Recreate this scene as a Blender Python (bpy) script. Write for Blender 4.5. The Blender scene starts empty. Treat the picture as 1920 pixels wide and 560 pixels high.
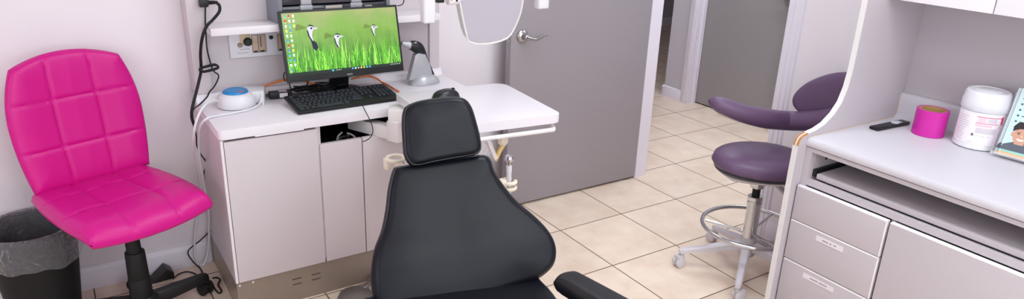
import bpy, bmesh, math, random
from mathutils import Vector, Matrix
random.seed(7)
PI = math.pi
scene = bpy.context.scene
COL = scene.collection
V = Vector

# ------------------------------------------------------------------ camera
CF = 1323.133
CR = [[0.8402207, -0.5410694, 0.0356807], [-0.1596358, -0.3097091, -0.9373349], [0.5182138, 0.7818722, -0.3465981]]
CC = V((-3.2153, -2.9464, 1.6175))
def ray(u, v):
    a = ((u-960)/CF, (v-280)/CF, 1.0)
    return V([sum(CR[k][i]*a[k] for k in range(3)) for i in range(3)])
def px(u, v, ax, val):
    """point of the room seen at (u,v) that lies on the plane axis=val"""
    d = ray(u, v); t = (val-CC[ax])/d[ax]
    return CC + d*t
def ppl(u, v, P, n):
    d = ray(u, v)
    return CC + d*(n.dot(P-CC)/n.dot(d))
cam = bpy.data.cameras.new('camera'); camo = bpy.data.objects.new('camera', cam); COL.objects.link(camo)
cam.sensor_width = 36; cam.lens = 36*CF/1920; cam.clip_start = .05; cam.clip_end = 60
m = Matrix.Identity(4)
for i in range(3):
    m[i][0] = CR[0][i]; m[i][1] = -CR[1][i]; m[i][2] = -CR[2][i]; m[i][3] = CC[i]
camo.matrix_world = m
scene.camera = camo

# ------------------------------------------------------------------ materials
def lin(c):
    c = c/255.0
    return c/12.92 if c <= .04045 else ((c+.055)/1.055)**2.4
def rgb(r, g, b): return (lin(r), lin(g), lin(b), 1)
MATS = {}
def mat(name, col, rough=.5, metal=0, spec=.5, bump=0, bscale=80, vary=0, vscale=6, trans=0, alpha=1, coat=0, emit=0, ior=1.45):
    if name in MATS: return MATS[name]
    M = bpy.data.materials.new(name); M.use_nodes = True; MATS[name] = M
    nt = M.node_tree; b = nt.nodes['Principled BSDF']; L = nt.links.new
    b.inputs['Base Color'].default_value = rgb(*col)
    b.inputs['Roughness'].default_value = rough
    b.inputs['Metallic'].default_value = metal
    b.inputs['Specular IOR Level'].default_value = spec
    b.inputs['IOR'].default_value = ior
    b.inputs['Transmission Weight'].default_value = trans
    b.inputs['Alpha'].default_value = alpha
    b.inputs['Coat Weight'].default_value = coat
    if emit:
        b.inputs['Emission Color'].default_value = (0.92, 1.02, 1.06, 1) if name == 'lamp_diffuser' else rgb(*col); b.inputs['Emission Strength'].default_value = emit
    if bump or vary:
        g = nt.nodes.new('ShaderNodeNewGeometry')
    if bump:
        n = nt.nodes.new('ShaderNodeTexNoise'); n.inputs['Scale'].default_value = bscale; n.inputs['Detail'].default_value = 4
        L(g.outputs['Position'], n.inputs['Vector'])
        bp = nt.nodes.new('ShaderNodeBump'); bp.inputs['Strength'].default_value = bump; bp.inputs['Distance'].default_value = .004
        L(n.outputs['Fac'], bp.inputs['Height']); L(bp.outputs['Normal'], b.inputs['Normal'])
    if vary:
        n2 = nt.nodes.new('ShaderNodeTexNoise'); n2.inputs['Scale'].default_value = vscale; n2.inputs['Detail'].default_value = 3
        L(g.outputs['Position'], n2.inputs['Vector'])
        mx = nt.nodes.new('ShaderNodeMix'); mx.data_type = 'RGBA'
        c = rgb(*col)
        mx.inputs[6].default_value = tuple(min(1, x*(1-vary)) for x in c[:3])+(1,)
        mx.inputs[7].default_value = tuple(min(1, x*(1+vary)) for x in c[:3])+(1,)
        L(n2.outputs['Fac'], mx.inputs[0]); L(mx.outputs[2], b.inputs['Base Color'])
    return M

T = .406
def tile_mat():
    M = bpy.data.materials.new('floor_tiles'); M.use_nodes = True
    nt = M.node_tree; b = nt.nodes['Principled BSDF']; L = nt.links.new; N = nt.nodes.new
    g = N('ShaderNodeNewGeometry'); s = N('ShaderNodeSeparateXYZ'); L(g.outputs['Position'], s.inputs[0])
    def mth(op, a, bb=None, c=None):
        n = N('ShaderNodeMath'); n.operation = op
        for i, x in enumerate((a, bb, c)):
            if x is None: continue
            if isinstance(x, (int, float)): n.inputs[i].default_value = x
            else: L(x, n.inputs[i])
        return n.outputs[0]
    ds = []; cells = []
    for k in (0, 1):
        q = mth('DIVIDE', s.outputs[k], T)
        fr = mth('FRACT', q); d = mth('ABSOLUTE', mth('SUBTRACT', fr, .5))
        ds.append(d); cells.append(mth('FLOOR', q))
    dm = mth('MAXIMUM', ds[0], ds[1])
    mr = N('ShaderNodeMapRange'); mr.inputs[1].default_value = .5-.0085; mr.inputs[2].default_value = .5-.0055
    L(dm, mr.inputs[0])
    cv = N('ShaderNodeCombineXYZ'); L(cells[0], cv.inputs[0]); L(cells[1], cv.inputs[1])
    wn = N('ShaderNodeTexWhiteNoise'); L(cv.outputs[0], wn.inputs[0])
    no = N('ShaderNodeTexNoise'); no.inputs['Scale'].default_value = 7; no.inputs['Detail'].default_value = 6; no.inputs['Roughness'].default_value = .6
    add = N('ShaderNodeVectorMath'); L(g.outputs['Position'], add.inputs[0]); L(wn.outputs[1], add.inputs[1])
    L(add.outputs[0], no.inputs['Vector'])
    cr = N('ShaderNodeValToRGB')
    e = cr.color_ramp.elements
    e[0].position = .3; e[0].color = rgb(217, 193, 174)
    e[1].position = .72; e[1].color = rgb(233, 216, 199)
    L(no.outputs['Fac'], cr.inputs[0])
    hv = N('ShaderNodeHueSaturation'); L(cr.outputs[0], hv.inputs['Color'])
    L(mth('MULTIPLY_ADD', wn.outputs[0], .08, .96), hv.inputs['Value'])
    mx = N('ShaderNodeMix'); mx.data_type = 'RGBA'; L(mr.outputs[0], mx.inputs[0]); L(hv.outputs[0], mx.inputs[6])
    mx.inputs[7].default_value = rgb(112, 92, 76)
    L(mx.outputs[2], b.inputs['Base Color'])
    rr = N('ShaderNodeMapRange'); L(mr.outputs[0], rr.inputs[0]); rr.inputs[3].default_value = .32; rr.inputs[4].default_value = .8
    L(rr.outputs[0], b.inputs['Roughness'])
    bp = N('ShaderNodeBump'); bp.inputs['Distance'].default_value = .002; bp.inputs['Strength'].default_value = .6
    inv = mth('SUBTRACT', 1.0, mr.outputs[0]); L(inv, bp.inputs['Height']); L(bp.outputs[0], b.inputs['Normal'])
    return M

def bag_mat():
    M = bpy.data.materials.new('clear_bag'); M.use_nodes = True
    nt = M.node_tree; L = nt.links.new; N = nt.nodes.new
    out = nt.nodes['Material Output']; nt.nodes.remove(nt.nodes['Principled BSDF'])
    tr = N('ShaderNodeBsdfTransparent'); tr.inputs[0].default_value = (.88, .88, .90, 1)
    gl = N('ShaderNodeBsdfGlossy'); gl.inputs['Roughness'].default_value = .10; gl.inputs[0].default_value = (.9, .9, .95, 1)
    df = N('ShaderNodeBsdfDiffuse'); df.inputs[0].default_value = (.5, .5, .53, 1)
    g = N('ShaderNodeNewGeometry'); n = N('ShaderNodeTexNoise'); n.inputs['Scale'].default_value = 30; n.inputs['Detail'].default_value = 4; n.inputs['Distortion'].default_value = 2
    L(g.outputs['Position'], n.inputs['Vector'])
    bp = N('ShaderNodeBump'); bp.inputs['Strength'].default_value = 1; bp.inputs['Distance'].default_value = .02
    L(n.outputs['Fac'], bp.inputs['Height']); L(bp.outputs[0], gl.inputs['Normal'])
    lw = N('ShaderNodeLayerWeight'); lw.inputs[0].default_value = .34; L(bp.outputs[0], lw.inputs['Normal'])
    m1 = N('ShaderNodeMixShader'); m1.inputs[0].default_value = .15; L(tr.outputs[0], m1.inputs[1]); L(df.outputs[0], m1.inputs[2])
    m2 = N('ShaderNodeMixShader'); L(lw.outputs['Fresnel'], m2.inputs[0]); L(m1.outputs[0], m2.inputs[1]); L(gl.outputs[0], m2.inputs[2])
    L(m2.outputs[0], out.inputs[0])
    return M

def screen_mat(P0, ex, ez, w, h):
    """wallpaper of the monitor: blurred meadow, paler above, deep green below"""
    M = bpy.data.materials.new('screen_meadow'); M.use_nodes = True
    nt = M.node_tree; b = nt.nodes['Principled BSDF']; L = nt.links.new; N = nt.nodes.new
    uv = N('ShaderNodeUVMap'); s = N('ShaderNodeSeparateXYZ'); L(uv.outputs[0], s.inputs[0])
    mp = N('ShaderNodeMapping'); mp.inputs['Scale'].default_value = (34, 3.2, 1); mp.inputs['Rotation'].default_value = (0, 0, .12)
    L(uv.outputs[0], mp.inputs[0])
    n1 = N('ShaderNodeTexNoise'); n1.inputs['Scale'].default_value = 1.; n1.inputs['Detail'].default_value = 3; L(mp.outputs[0], n1.inputs['Vector'])
    mp2 = N('ShaderNodeMapping'); mp2.inputs['Scale'].default_value = (5, 4, 1); L(uv.outputs[0], mp2.inputs[0])
    n2 = N('ShaderNodeTexNoise'); n2.inputs['Scale'].default_value = 1.; n2.inputs['Detail'].default_value = 2; L(mp2.outputs[0], n2.inputs['Vector'])
    def mth(op, a, bb, c=None):
        n = N('ShaderNodeMath'); n.operation = op
        for i, x in enumerate((a, bb, c)):
            if x is None: continue
            if isinstance(x, (int, float)): n.inputs[i].default_value = x
            else: L(x, n.inputs[i])
        return n.outputs[0]
    # streak weight grows downwards
    k = mth('MULTIPLY', mth('SUBTRACT', n1.outputs['Fac'], .5), mth('MULTIPLY_ADD', s.outputs[1], -.75, .85))
    val = mth('ADD', mth('ADD', s.outputs[1], k), mth('MULTIPLY', mth('SUBTRACT', n2.outputs['Fac'], .5), .55))
    cr = N('ShaderNodeValToRGB'); e = cr.color_ramp.elements
    e[0].position = .0; e[0].color = rgb(66, 122, 40)
    e[1].position = 1.0; e[1].color = rgb(190, 200, 122)
    for p, c in ((.22, (92, 154, 52)), (.45, (126, 184, 66)), (.7, (150, 202, 78)), (.88, (168, 200, 108))):
        x = e.new(p); x.color = rgb(*c)
    L(val, cr.inputs[0])
    b.inputs['Base Color'].default_value = (0.01, .01, .01, 1); b.inputs['Roughness'].default_value = .35
    L(cr.outputs[0], b.inputs['Emission Color']); b.inputs['Emission Strength'].default_value = SCR
    return M

# brightness of the lamps in the place and of the added fill windows
SCR = .5
LAMP = 6.0
EXPO = 0.78
WINF, WINL = 29, 17

# ------------------------------------------------------------------ mesh builder
class MB:
    def __init__(s): s.bm = bmesh.new()
    def _merge(s, t, mi=0):
        bmesh.ops.recalc_face_normals(t, faces=t.faces[:])
        for f in t.faces: f.material_index = mi; f.smooth = True
        me = bpy.data.meshes.new('tmp'); t.to_mesh(me); t.free(); s.bm.from_mesh(me); bpy.data.meshes.remove(me)
        return s
    def obox(s, c, ax, h, bevel=0, mi=0, seg=2):
        t = bmesh.new(); c = V(c)
        vs = []
        for i in (-1, 1):
            for j in (-1, 1):
                for k in (-1, 1):
                    vs.append(t.verts.new(c + V(ax[0])*(h[0]*i) + V(ax[1])*(h[1]*j) + V(ax[2])*(h[2]*k)))
        for q in ((0,1,3,2),(4,6,7,5),(0,4,5,1),(2,3,7,6),(0,2,6,4),(1,5,7,3)): t.faces.new([vs[i] for i in q])
        if bevel: bmesh.ops.bevel(t, geom=t.edges[:], offset=bevel, segments=seg, affect='EDGES', profile=.6)
        return s._merge(t, mi)
    def box(s, x0, x1, y0, y1, z0, z1, bevel=0, mi=0, seg=2):
        return s.obox(((x0+x1)/2, (y0+y1)/2, (z0+z1)/2), ((1,0,0),(0,1,0),(0,0,1)), (abs(x1-x0)/2, abs(y1-y0)/2, abs(z1-z0)/2), bevel, mi, seg)
    def prism(s, pts, vec, bevel=0, mi=0, seg=2):
        t = bmesh.new(); vec = V(vec); n = len(pts)
        a = [t.verts.new(V(p)) for p in pts]; b = [t.verts.new(V(p)+vec) for p in pts]
        t.faces.new(a); t.faces.new(b[::-1])
        for i in range(n): t.faces.new((a[i], a[(i+1) % n], b[(i+1) % n], b[i]))
        if bevel:
            es = [e for e in t.edges if (e.verts[0] in a) == (e.verts[1] in a)]
            bmesh.ops.bevel(t, geom=es, offset=bevel, segments=seg, affect='EDGES', profile=.6)
        return s._merge(t, mi)
    def poly(s, pts, mi=0):
        t = bmesh.new(); t.faces.new([t.verts.new(V(p)) for p in pts])
        for f in t.faces: f.material_index = mi
        me = bpy.data.meshes.new('tmp'); t.to_mesh(me); t.free(); s.bm.from_mesh(me); bpy.data.meshes.remove(me)
        return s
    def rings(s, rs, closed=False, cap=True, mi=0):
        t = bmesh.new(); R = [[t.verts.new(V(p)) for p in r] for r in rs]; n = len(R[0]); m_ = len(R)
        for i in range(m_ if closed else m_-1):
            a, b = R[i], R[(i+1) % m_]
            for j in range(n): t.faces.new((a[j], a[(j+1) % n], b[(j+1) % n], b[j]))
        if cap and not closed: t.faces.new(R[0][::-1]); t.faces.new(R[-1])
        return s._merge(t, mi)
    def tube(s, pts, r, seg=10, smooth=6, closed=False, mi=0, rr=None):
        pts = [V(p) for p in pts]
        if smooth and len(pts) > 2: pts, prm = catmull(pts, smooth, closed)
        else: prm = [i for i in range(len(pts))]
        rs = []; up = None; n = len(pts)
        for i, p in enumerate(pts):
            a = pts[(i-1) % n] if (closed or i > 0) else p
            b = pts[(i+1) % n] if (closed or i < n-1) else p
            tg = (b-a).normalized()
            if up is None:
                up = tg.orthogonal().normalized()
            up = (up - tg*up.dot(tg)).normalized(); sd = tg.cross(up)
            q = r if rr is None else rr(i/(n-1))
            rs.append([p + up*(q*math.cos(2*PI*k/seg)) + sd*(q*math.sin(2*PI*k/seg)) for k in range(seg)])
        return s.rings(rs, closed, True, mi)
    def cyl(s, p0, p1, r0, r1=None, seg=24, mi=0, bevel=0):
        p0, p1 = V(p0), V(p1); r1 = r0 if r1 is None else r1
        ax = (p1-p0); L = ax.length; ax.normalize()
        if bevel: prof = [(r0-bevel, 0), (r0-bevel*.3, bevel*.3), (r0, bevel), (r1, L-bevel), (r1-bevel*.3, L-bevel*.3), (r1-bevel, L)]
        else: prof = [(r0, 0), (r1, L)]
        return s.lathe(prof, p0, ax, seg, mi)
    def lathe(s, prof, o=(0,0,0), ax=(0,0,1), seg=32, mi=0, closed=False, sx=1.0):
        ax = V(ax).normalized(); e = ax.orthogonal().normalized() if abs(ax.z) < .999 else V((1,0,0)); g = ax.cross(e); o = V(o)
        rs = [[o + ax*z + e*(r*math.cos(2*PI*k/seg)) + g*(r*sx*math.sin(2*PI*k/seg)) for k in range(seg)] for r, z in prof]
        return s.rings(rs, closed, True, mi)
    def ell(s, c, ax, h, mi=0, seg=24, n=12, p=1.0):
        c = V(c); A = [V(a) for a in ax]; rs = []
        for i in range(1, n):
            t = PI*i/n - PI/2
            rs.append([c + A[2]*(h[2]*math.sin(t)) + (A[0]*(h[0]*math.cos(2*PI*k/seg)) + A[1]*(h[1]*math.sin(2*PI*k/seg)))*abs(math.cos(t))**p for k in range(seg)])
        return s.rings(rs, False, True, mi)
    def grid(s, fn, nu, nv, mi=0, thick=None):
        """closed pad: fn(u,v,side) with u,v in -1..1, side +1 / -1"""
        t = bmesh.new(); top = {}; bot = {}
        for i in range(nu+1):
            for j in range(nv+1):
                u, v = -1+2*i/nu, -1+2*j/nv
                top[i, j] = t.verts.new(fn(u, v, 1))
                bot[i, j] = top[i, j] if i in (0, nu) or j in (0, nv) else t.verts.new(fn(u, v, -1))
        for i in range(nu):
            for j in range(nv):
                t.faces.new((top[i,j], top[i+1,j], top[i+1,j+1], top[i,j+1]))
                t.faces.new((bot[i,j], bot[i,j+1], bot[i+1,j+1], bot[i+1,j]))
        return s._merge(t, mi)
    def pad(s, out, P, r, up, n, h, e, bulge=0, mi=0, cx=None, front_only=False, dent=None):
        """upholstered pad: 2-D outline out in the frame P,r,up, half thickness h, edge radius e"""
        out, _ = catmull([V((a, b, 0)) for a, b in out], 5, True)
        c = V(cx) if cx else sum(out, V((0,0,0)))/len(out)
        rs = []
        for k in range(-8, 9):
            a = k/8*PI/2; ins = e*(1-math.cos(a)); d = h*math.sin(a)
            rs.append(([c + (q-c)*(1-ins/(q-c).length) for q in out], d))
        last, d0 = rs[-1]; first, d1 = rs[0]
        fr = [([c+(q-c)*t_ for q in last], d0 + bulge*(1-t_*t_)) for t_ in (.9, .78, .64, .5, .36, .22, .1, .02)]
        bk = [([c+(q-c)*t_ for q in first], d1) for t_ in (.02, .4, .8)]
        R3 = []
        for ring, d in bk+rs+fr:
            R3.append([P + r*q.x + up*q.y + n*(d + (dent(q.x, q.y) if dent and d > 0 else 0)) for q in ring])
        return s.rings(R3, False, True, mi)
def catmull(p, n, closed=False):
    out = []; prm = []; m_ = len(p); last = m_ if closed else m_-1
    for i in range(last):
        g = lambda k: p[k % m_] if closed else p[max(0, min(m_-1, k))]
        a, b, c, d = g(i-1), g(i), g(i+1), g(i+2)
        for k in range(n):
            t = k/n
            out.append(.5*((2*b) + (c-a)*t + (2*a-5*b+4*c-d)*t*t + (3*b-a-3*c+d)*t**3)); prm.append(i+t)
    if not closed: out.append(p[-1].copy()); prm.append(m_-1)
    return out, prm

WL = {}
def link_mesh(name, mb, mats, base, smooth=35):
    me = bpy.data.meshes.new(name)
    bm = mb.bm
    bmesh.ops.translate(bm, verts=bm.verts[:], vec=-V(base))
    bm.to_mesh(me); bm.free()
    for M in (mats if isinstance(mats, (list, tuple)) else [mats]): me.materials.append(M)
    me.set_sharp_from_angle(angle=math.radians(smooth))
    o = bpy.data.objects.new(name, me); COL.objects.link(o)
    return o
def thing(name, label, cat, loc, group=None):
    o = bpy.data.objects.new(name, None); COL.objects.link(o); o.empty_display_size = .05
    o.location = loc; o['label'] = label; o['category'] = cat
    if group: o['group'] = group
    WL[o.name] = V(loc)
    return o
def part(name, mb, mats, parent, label=None, kind=None, smooth=35):
    base = WL[parent.name]
    o = link_mesh(name, mb, mats, base, smooth); o.parent = parent; WL[o.name] = base
    if label: o['label'] = label
    if kind: o['kind'] = kind
    return o
def single(name, mb, mats, label, cat, group=None, smooth=35):
    vs = [v.co for v in mb.bm.verts]
    b = V(((min(v.x for v in vs)+max(v.x for v in vs))/2, (min(v.y for v in vs)+max(v.y for v in vs))/2, min(v.z for v in vs)))
    o = link_mesh(name, mb, mats, b, smooth); o.location = b; o['label'] = label; o['category'] = cat
    if group: o['group'] = group
    WL[o.name] = b
    return o
def struct(name, mb, mats, parent=None):
    if parent: return part(name, mb, mats, parent)
    o = link_mesh(name, mb, mats, (0,0,0)); o['kind'] = 'structure'; WL[o.name] = V((0,0,0))
    return o
def text_mb(txt, size, P, ex, ey, depth=.0004, align='CENTER'):
    cu = bpy.data.curves.new('t', 'FONT'); cu.body = txt; cu.size = size; cu.extrude = depth; cu.align_x = align; cu.align_y = 'CENTER'
    to = bpy.data.objects.new('t', cu); COL.objects.link(to)
    dg = bpy.context.evaluated_depsgraph_get(); me = bpy.data.meshes.new_from_object(to.evaluated_get(dg))
    ex, ey = V(ex).normalized(), V(ey).normalized(); ez = ex.cross(ey)
    M = Matrix((( ex.x, ey.x, ez.x, P[0]), (ex.y, ey.y, ez.y, P[1]), (ex.z, ey.z, ez.z, P[2]), (0,0,0,1)))
    me.transform(M); mb = MB(); mb.bm.from_mesh(me)
    bpy.data.objects.remove(to); bpy.data.curves.remove(cu); bpy.data.meshes.remove(me)
    return mb
X_, Y_, Z_ = V((1,0,0)), V((0,1,0)), V((0,0,1))
# ------------------------------------------------------------------ palette
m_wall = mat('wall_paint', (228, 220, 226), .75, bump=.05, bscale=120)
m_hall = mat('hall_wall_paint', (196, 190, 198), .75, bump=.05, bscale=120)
m_ceil = mat('ceiling_paint', (226, 222, 222), .85)
m_trim = mat('white_trim_gloss', (226, 220, 230), .35)
m_door = mat('grey_door_paint', (148, 140, 145), .42, bump=.06, bscale=150)
m_hdoor = mat('hall_door_paint', (144, 139, 140), .42, bump=.06, bscale=150)
m_lam = mat('cabinet_laminate', (200, 190, 194), .38)
m_lamedge = mat('laminate_edge', (224, 217, 221), .4)
m_lam2 = mat('right_cabinet_laminate', (186, 177, 182), .4)
m_top = mat('worktop_laminate', (227, 221, 227), .3)
m_cnt = mat('counter_laminate', (200, 195, 202), .3)
m_plinth = mat('vinyl_plinth', (138, 124, 112), .25, vary=.12, vscale=9)
m_black = mat('black_plastic', (20, 20, 22), .4)
m_blackm = mat('black_matte', (14, 14, 15), .65)
m_void = mat('interior_shade_black', (12, 12, 14), .8)
m_chrome = mat('chrome', (205, 205, 208), .16, metal=1)
m_nickel = mat('brushed_nickel', (176, 172, 172), .28, metal=1)
m_white = mat('white_plastic', (216, 213, 218), .35)
m_cream = mat('cream_plastic', (226, 214, 196), .4)
m_ivory = mat('ivory_paint', (228, 221, 222), .35)
m_leather = mat('black_vinyl', (16, 17, 25), .37, spec=.28, bump=.10, bscale=260)
m_pipe = mat('black_piping', (22, 24, 28), .4)
m_pink = mat('pink_vinyl', (200, 14, 128), .38, spec=.35, bump=.08, bscale=200)
m_purple = mat('purple_vinyl', (98, 74, 103), .42, bump=.06, bscale=220)
m_lgrey = mat('light_grey_plastic', (196, 190, 192), .45)
m_orange = mat('orange_cable', (226, 120, 48), .45)
m_blue = mat('blue_rubber', (28, 128, 190), .35)
m_silver = mat('silver_plastic', (176, 176, 180), .3, metal=.25)
m_print = mat('print_grey', (120, 112, 118), .6)
m_sticker = mat('white_sticker', (222, 214, 220), .5)
m_wood = mat('bare_chipboard', (176, 122, 70), .7, vary=.15, vscale=60)
m_glass = mat('smoky_glass', (60, 58, 62), .08, trans=.0, coat=.5)

# ------------------------------------------------------------------ the room
WX = -.344
struct('floor', MB().box(-5, 4.7, -4.7, 4.1, -.1, 0), tile_mat())
struct('ceiling', MB().box(-5, 4.7, -4.7, 4.1, 2.7, 2.8), m_ceil)
struct('wall_back', MB().box(-4.9, -.393, .12, .24, 0, 2.7), m_wall)
struct('wall_right', MB().box(WX, -.25, -4.6, -.92, 0, 2.7), m_wall)
struct('wall_right_header', MB().box(-.393, -.312, -.92, .02, 2.06, 2.7), m_wall)
struct('wall_right_stub', MB().box(-.393, -.312, .02, 4.0, 0, 2.7), m_wall)
struct('wall_left', MB().box(-5, -4.9, -4.7, -3.6, 0, 2.7).box(-5, -4.9, -.9, .24, 0, 2.7).box(-5, -4.9, -3.6, -.9, 0, .85).box(-5, -4.9, -3.6, -.9, 2.2, 2.7), m_wall)
struct('wall_front', MB().box(-4.9, -3.75, -4.7, -4.6, 0, 2.7).box(-.85, -.25, -4.7, -4.6, 0, 2.7).box(-3.75, -.85, -4.7, -4.6, 0, .85).box(-3.75, -.85, -4.7, -4.6, 2.2, 2.7), m_wall)
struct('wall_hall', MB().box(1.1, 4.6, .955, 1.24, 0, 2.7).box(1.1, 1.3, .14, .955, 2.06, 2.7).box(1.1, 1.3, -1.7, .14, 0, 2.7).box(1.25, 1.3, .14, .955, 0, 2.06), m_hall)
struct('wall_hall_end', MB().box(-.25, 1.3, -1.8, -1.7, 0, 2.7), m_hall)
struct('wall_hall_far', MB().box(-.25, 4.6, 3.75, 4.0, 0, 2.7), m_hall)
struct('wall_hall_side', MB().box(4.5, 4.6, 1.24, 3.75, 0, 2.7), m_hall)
def base_prof(x0, x1, y, h=.1):   # baseboard along X, face towards -Y
    return MB().prism([(x0, y, 0), (x0, y-.016, 0), (x0, y-.016, h-.022), (x0, y-.011, h-.008), (x0, y-.005, h), (x0, y, h)], (x1-x0, 0, 0))
struct('baseboard_back', base_prof(-4.9, -2.784, .12, .1), m_trim)
struct('baseboard_hall', MB().prism([(1.1, 1.035, 0), (1.084, 1.035, 0), (1.084, 1.035, .07), (1.09, 1.035, .085), (1.1, 1.035, .09)], (0, .221, 0), .003)
       .box(1.084, 2.6, 1.24, 1.256, 0, .09, .006), m_trim)
struct('baseboard_hall_far', base_prof(-.2, 4.4, 3.75, .1), m_trim)
struct('baseboard_right', MB().prism([(WX, -1.475, 0), (WX-.016, -1.475, 0), (WX-.016, -1.475, .078), (WX-.005, -1.475, .1), (WX, -1.475, .1)], (0, .498, 0)), m_trim)
# the room's doorway: hinge jamb, latch jamb with a stepped casing, head
struct('trim_1', MB().box(-.40, -.308, -.05, .022, 0, 2.06, .002), m_trim)
cas = [(WX, -.905, 0), (WX-.018, -.905, 0), (WX-.018, -.925, 0), (WX-.012, -.93, 0), (WX-.014, -.95, 0), (WX-.008, -.956, 0), (WX-.009, -.968, 0), (WX, -.976, 0)]
struct('trim_2', MB().prism(cas, (0, 0, 2.06)).box(WX-.001, -.24, -.92, -.903, 0, 2.06).box(-.31, -.285, -.905, -.892, 0, 2.05), m_trim)
struct('trim_3', MB().box(WX-.018, -.24, -.976, .03, 2.04, 2.12, .002), m_trim)
# hall door with casing
struct('trim_4', MB().box(1.082, 1.1, .957, 1.035, 0, 2.1, .003).box(1.09, 1.24, .952, .958, 0, 2.06).box(1.135, 1.165, .938, .953, 0, 2.05).box(1.076, 1.09, .975, 1.005, 0, 2.1, .003)
       .box(1.082, 1.1, .06, .14, 0, 2.1, .003).box(1.082, 1.1, .06, 1.035, 2.06, 2.13, .003), m_trim)
d2 = struct('door_2', MB().box(1.17, 1.21, .145, .95, .012, 2.05), m_hdoor)
struct('door_handle', MB().cyl((1.17, .21, .95), (1.155, .21, .95), .032, .03).cyl((1.155, .21, .95), (1.12, .21, .95), .011).tube([(1.12, .21, .95), (1.118, .27, .95), (1.122, .33, .945)], .008), m_nickel, d2)
# open door leaf of the room, swung back parallel to the back wall
d1 = struct('door_1', MB().box(-1.332, -.405, -.06, -.016, .014, 2.045, .0015), m_door)
hx, hz = -1.268, .932
hd = MB().lathe([(.0335, 0), (.0335, .004), (.031, .009), (.022, .014), (.0155, .017), (.0145, .03), (.0135, .047), (.008, .052)], (hx, -.06, hz), (0, -1, 0), 40)
lv = [(hx, -.104, hz), (hx+.02, -.108, hz-.006), (hx+.05, -.110, hz-.012), (hx+.075, -.111, hz-.004), (hx+.098, -.110, hz+.006), (hx+.118, -.108, hz+.004)]
hd.tube(lv, .0085, 12, 6, rr=lambda t: .0105*(1-t)+.0045*t)
struct('door_lever', hd, m_nickel, d1)
struct('latch_plate', MB().box(-1.334, -1.3315, -.05, -.026, .9, .957, .0005).box(-1.343, -1.333, -.044, -.031, .92, .938, .002), m_nickel, d1)
struct('door_hinge', MB().cyl((-.402, -.03, 1.75), (-.402, -.03, 1.84), .005), m_nickel, d1)

# two unseen windows, added with area lamps to fill from front and left
def fill_window(name, c, ax, w, watts, rot):
    mb = MB(); n = ax.cross(Z_)
    for a, hz_, sx, szz in ((0, .645, w/2+.03, .03), (0, -.645, w/2+.03, .03), (-w/2, 0, .03, .675), (w/2, 0, .03, .675), (0, 0, .02, .645)):
        mb.obox(c+ax*a+Z_*hz_, (ax, n, Z_), (sx, .04, szz), .003)
    struct(name, mb, m_trim)
    L_ = bpy.data.lights.new('fill_light', 'AREA'); L_.shape = 'RECTANGLE'; L_.size = w; L_.size_y = 1.3; L_.energy = watts; L_.color = (.90, 1.0, 1.04)
    lo_ = bpy.data.objects.new('fill_light', L_); COL.objects.link(lo_); lo_.location = c; lo_.rotation_euler = rot
fill_window('fill_window_1', V((-2.3, -4.65, 1.525)), X_, 2.84, WINF, (PI/2, 0, 0))
fill_window('fill_window_2', V((-4.95, -2.25, 1.525)), Y_, 2.64, WINL, (PI/2, 0, -PI/2))
# ceiling lamps (outside the frame; they light the place)
m_diff = mat('lamp_diffuser', (255, 247, 246), .5, emit=LAMP)
m_frame = mat('lamp_frame', (235, 235, 235), .5)
def troffer(x, y, sx, sy, label, m_d=None):
    t = thing('ceiling_light', label, 'ceiling light', (x, y, 2.66), 'ceiling light panels')
    part('frame', MB().box(x-sx/2-.03, x+sx/2+.03, y-sy/2-.03, y-sy/2, 2.66, 2.7).box(x-sx/2-.03, x+sx/2+.03, y+sy/2, y+sy/2+.03, 2.66, 2.7)
         .box(x-sx/2-.03, x-sx/2, y-sy/2, y+sy/2, 2.66, 2.7).box(x+sx/2, x+sx/2+.03, y-sy/2, y+sy/2, 2.66, 2.7), m_frame, t)
    part('diffuser', MB().box(x-sx/2, x+sx/2, y-sy/2, y+sy/2, 2.672, 2.69), m_d or m_diff, t)
troffer(-1.55, -1.25, .6, 1.2, 'ceiling light panel above the dental chair')
troffer(-2.7, -3.7, .6, 1.2, 'ceiling light panel at the front of the room')
troffer(-1.55, -3.3, .6, 1.2, 'ceiling light panel in front of the right hand counter')
troffer(.42, -.9, .6, 1.2, 'ceiling light panel in the hallway opposite the hall door')
troffer(.42, .5, .6, 1.0, 'ceiling light panel in the hallway near the corridor corner')

# ------------------------------------------------------------------ left cabinet with worktop and hutch
XL = -2.78
cab = thing('dental_cabinet', 'low beige laminate cabinet with flat doors and brown plinth under the computer worktop', 'cabinet', (-2.24, -.14, 0))
body = MB().box(XL, XL+.018, -.383, .118, .148, .735).box(-1.718, -1.70, -.383, .118, .148, .735).box(XL+.018, -1.718, .10, .118, .148, .735).box(XL+.018, -1.718, -.383, .1, .148, .166)
body.box(-2.434, -2.416, -.396, .1, .166, .735).box(-2.078, -2.062, -.383, .1, .166, .735)
part('body', body, m_lam, cab)
part('edge_band', MB().box(XL-.0005, XL+.009, -.399, -.383, .148, .733), m_lamedge, cab)
part('compartment', MB().box(-2.416, -2.078, -.37, .09, .60, .606).box(-2.416, -2.078, .086, .09, .606, .733).box(-2.416, -2.412, -.39, .09, .606, .733).box(-2.082, -2.078, -.37, .09, .606, .733).box(-2.416, -2.078, -.385, .09, .730, .734), m_void, cab)  # black inner box, the shade of the unlit interior put into its colour
for x0, x1, z1 in ((XL+.011, -2.428, .726), (-2.4215, -2.2515, .661), (-2.2475, -2.0735, .661), (-2.0695, -1.702, .661)):
    part('door', MB().box(x0, x1, -.402, -.384, .150, z1, .0012), m_lam, cab)
pl = MB().box(XL+.002, -1.704, -.392, .1, 0, .148)
plo = part('plinth', pl, m_plinth, cab, 'brown vinyl plinth with vent slots')
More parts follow.
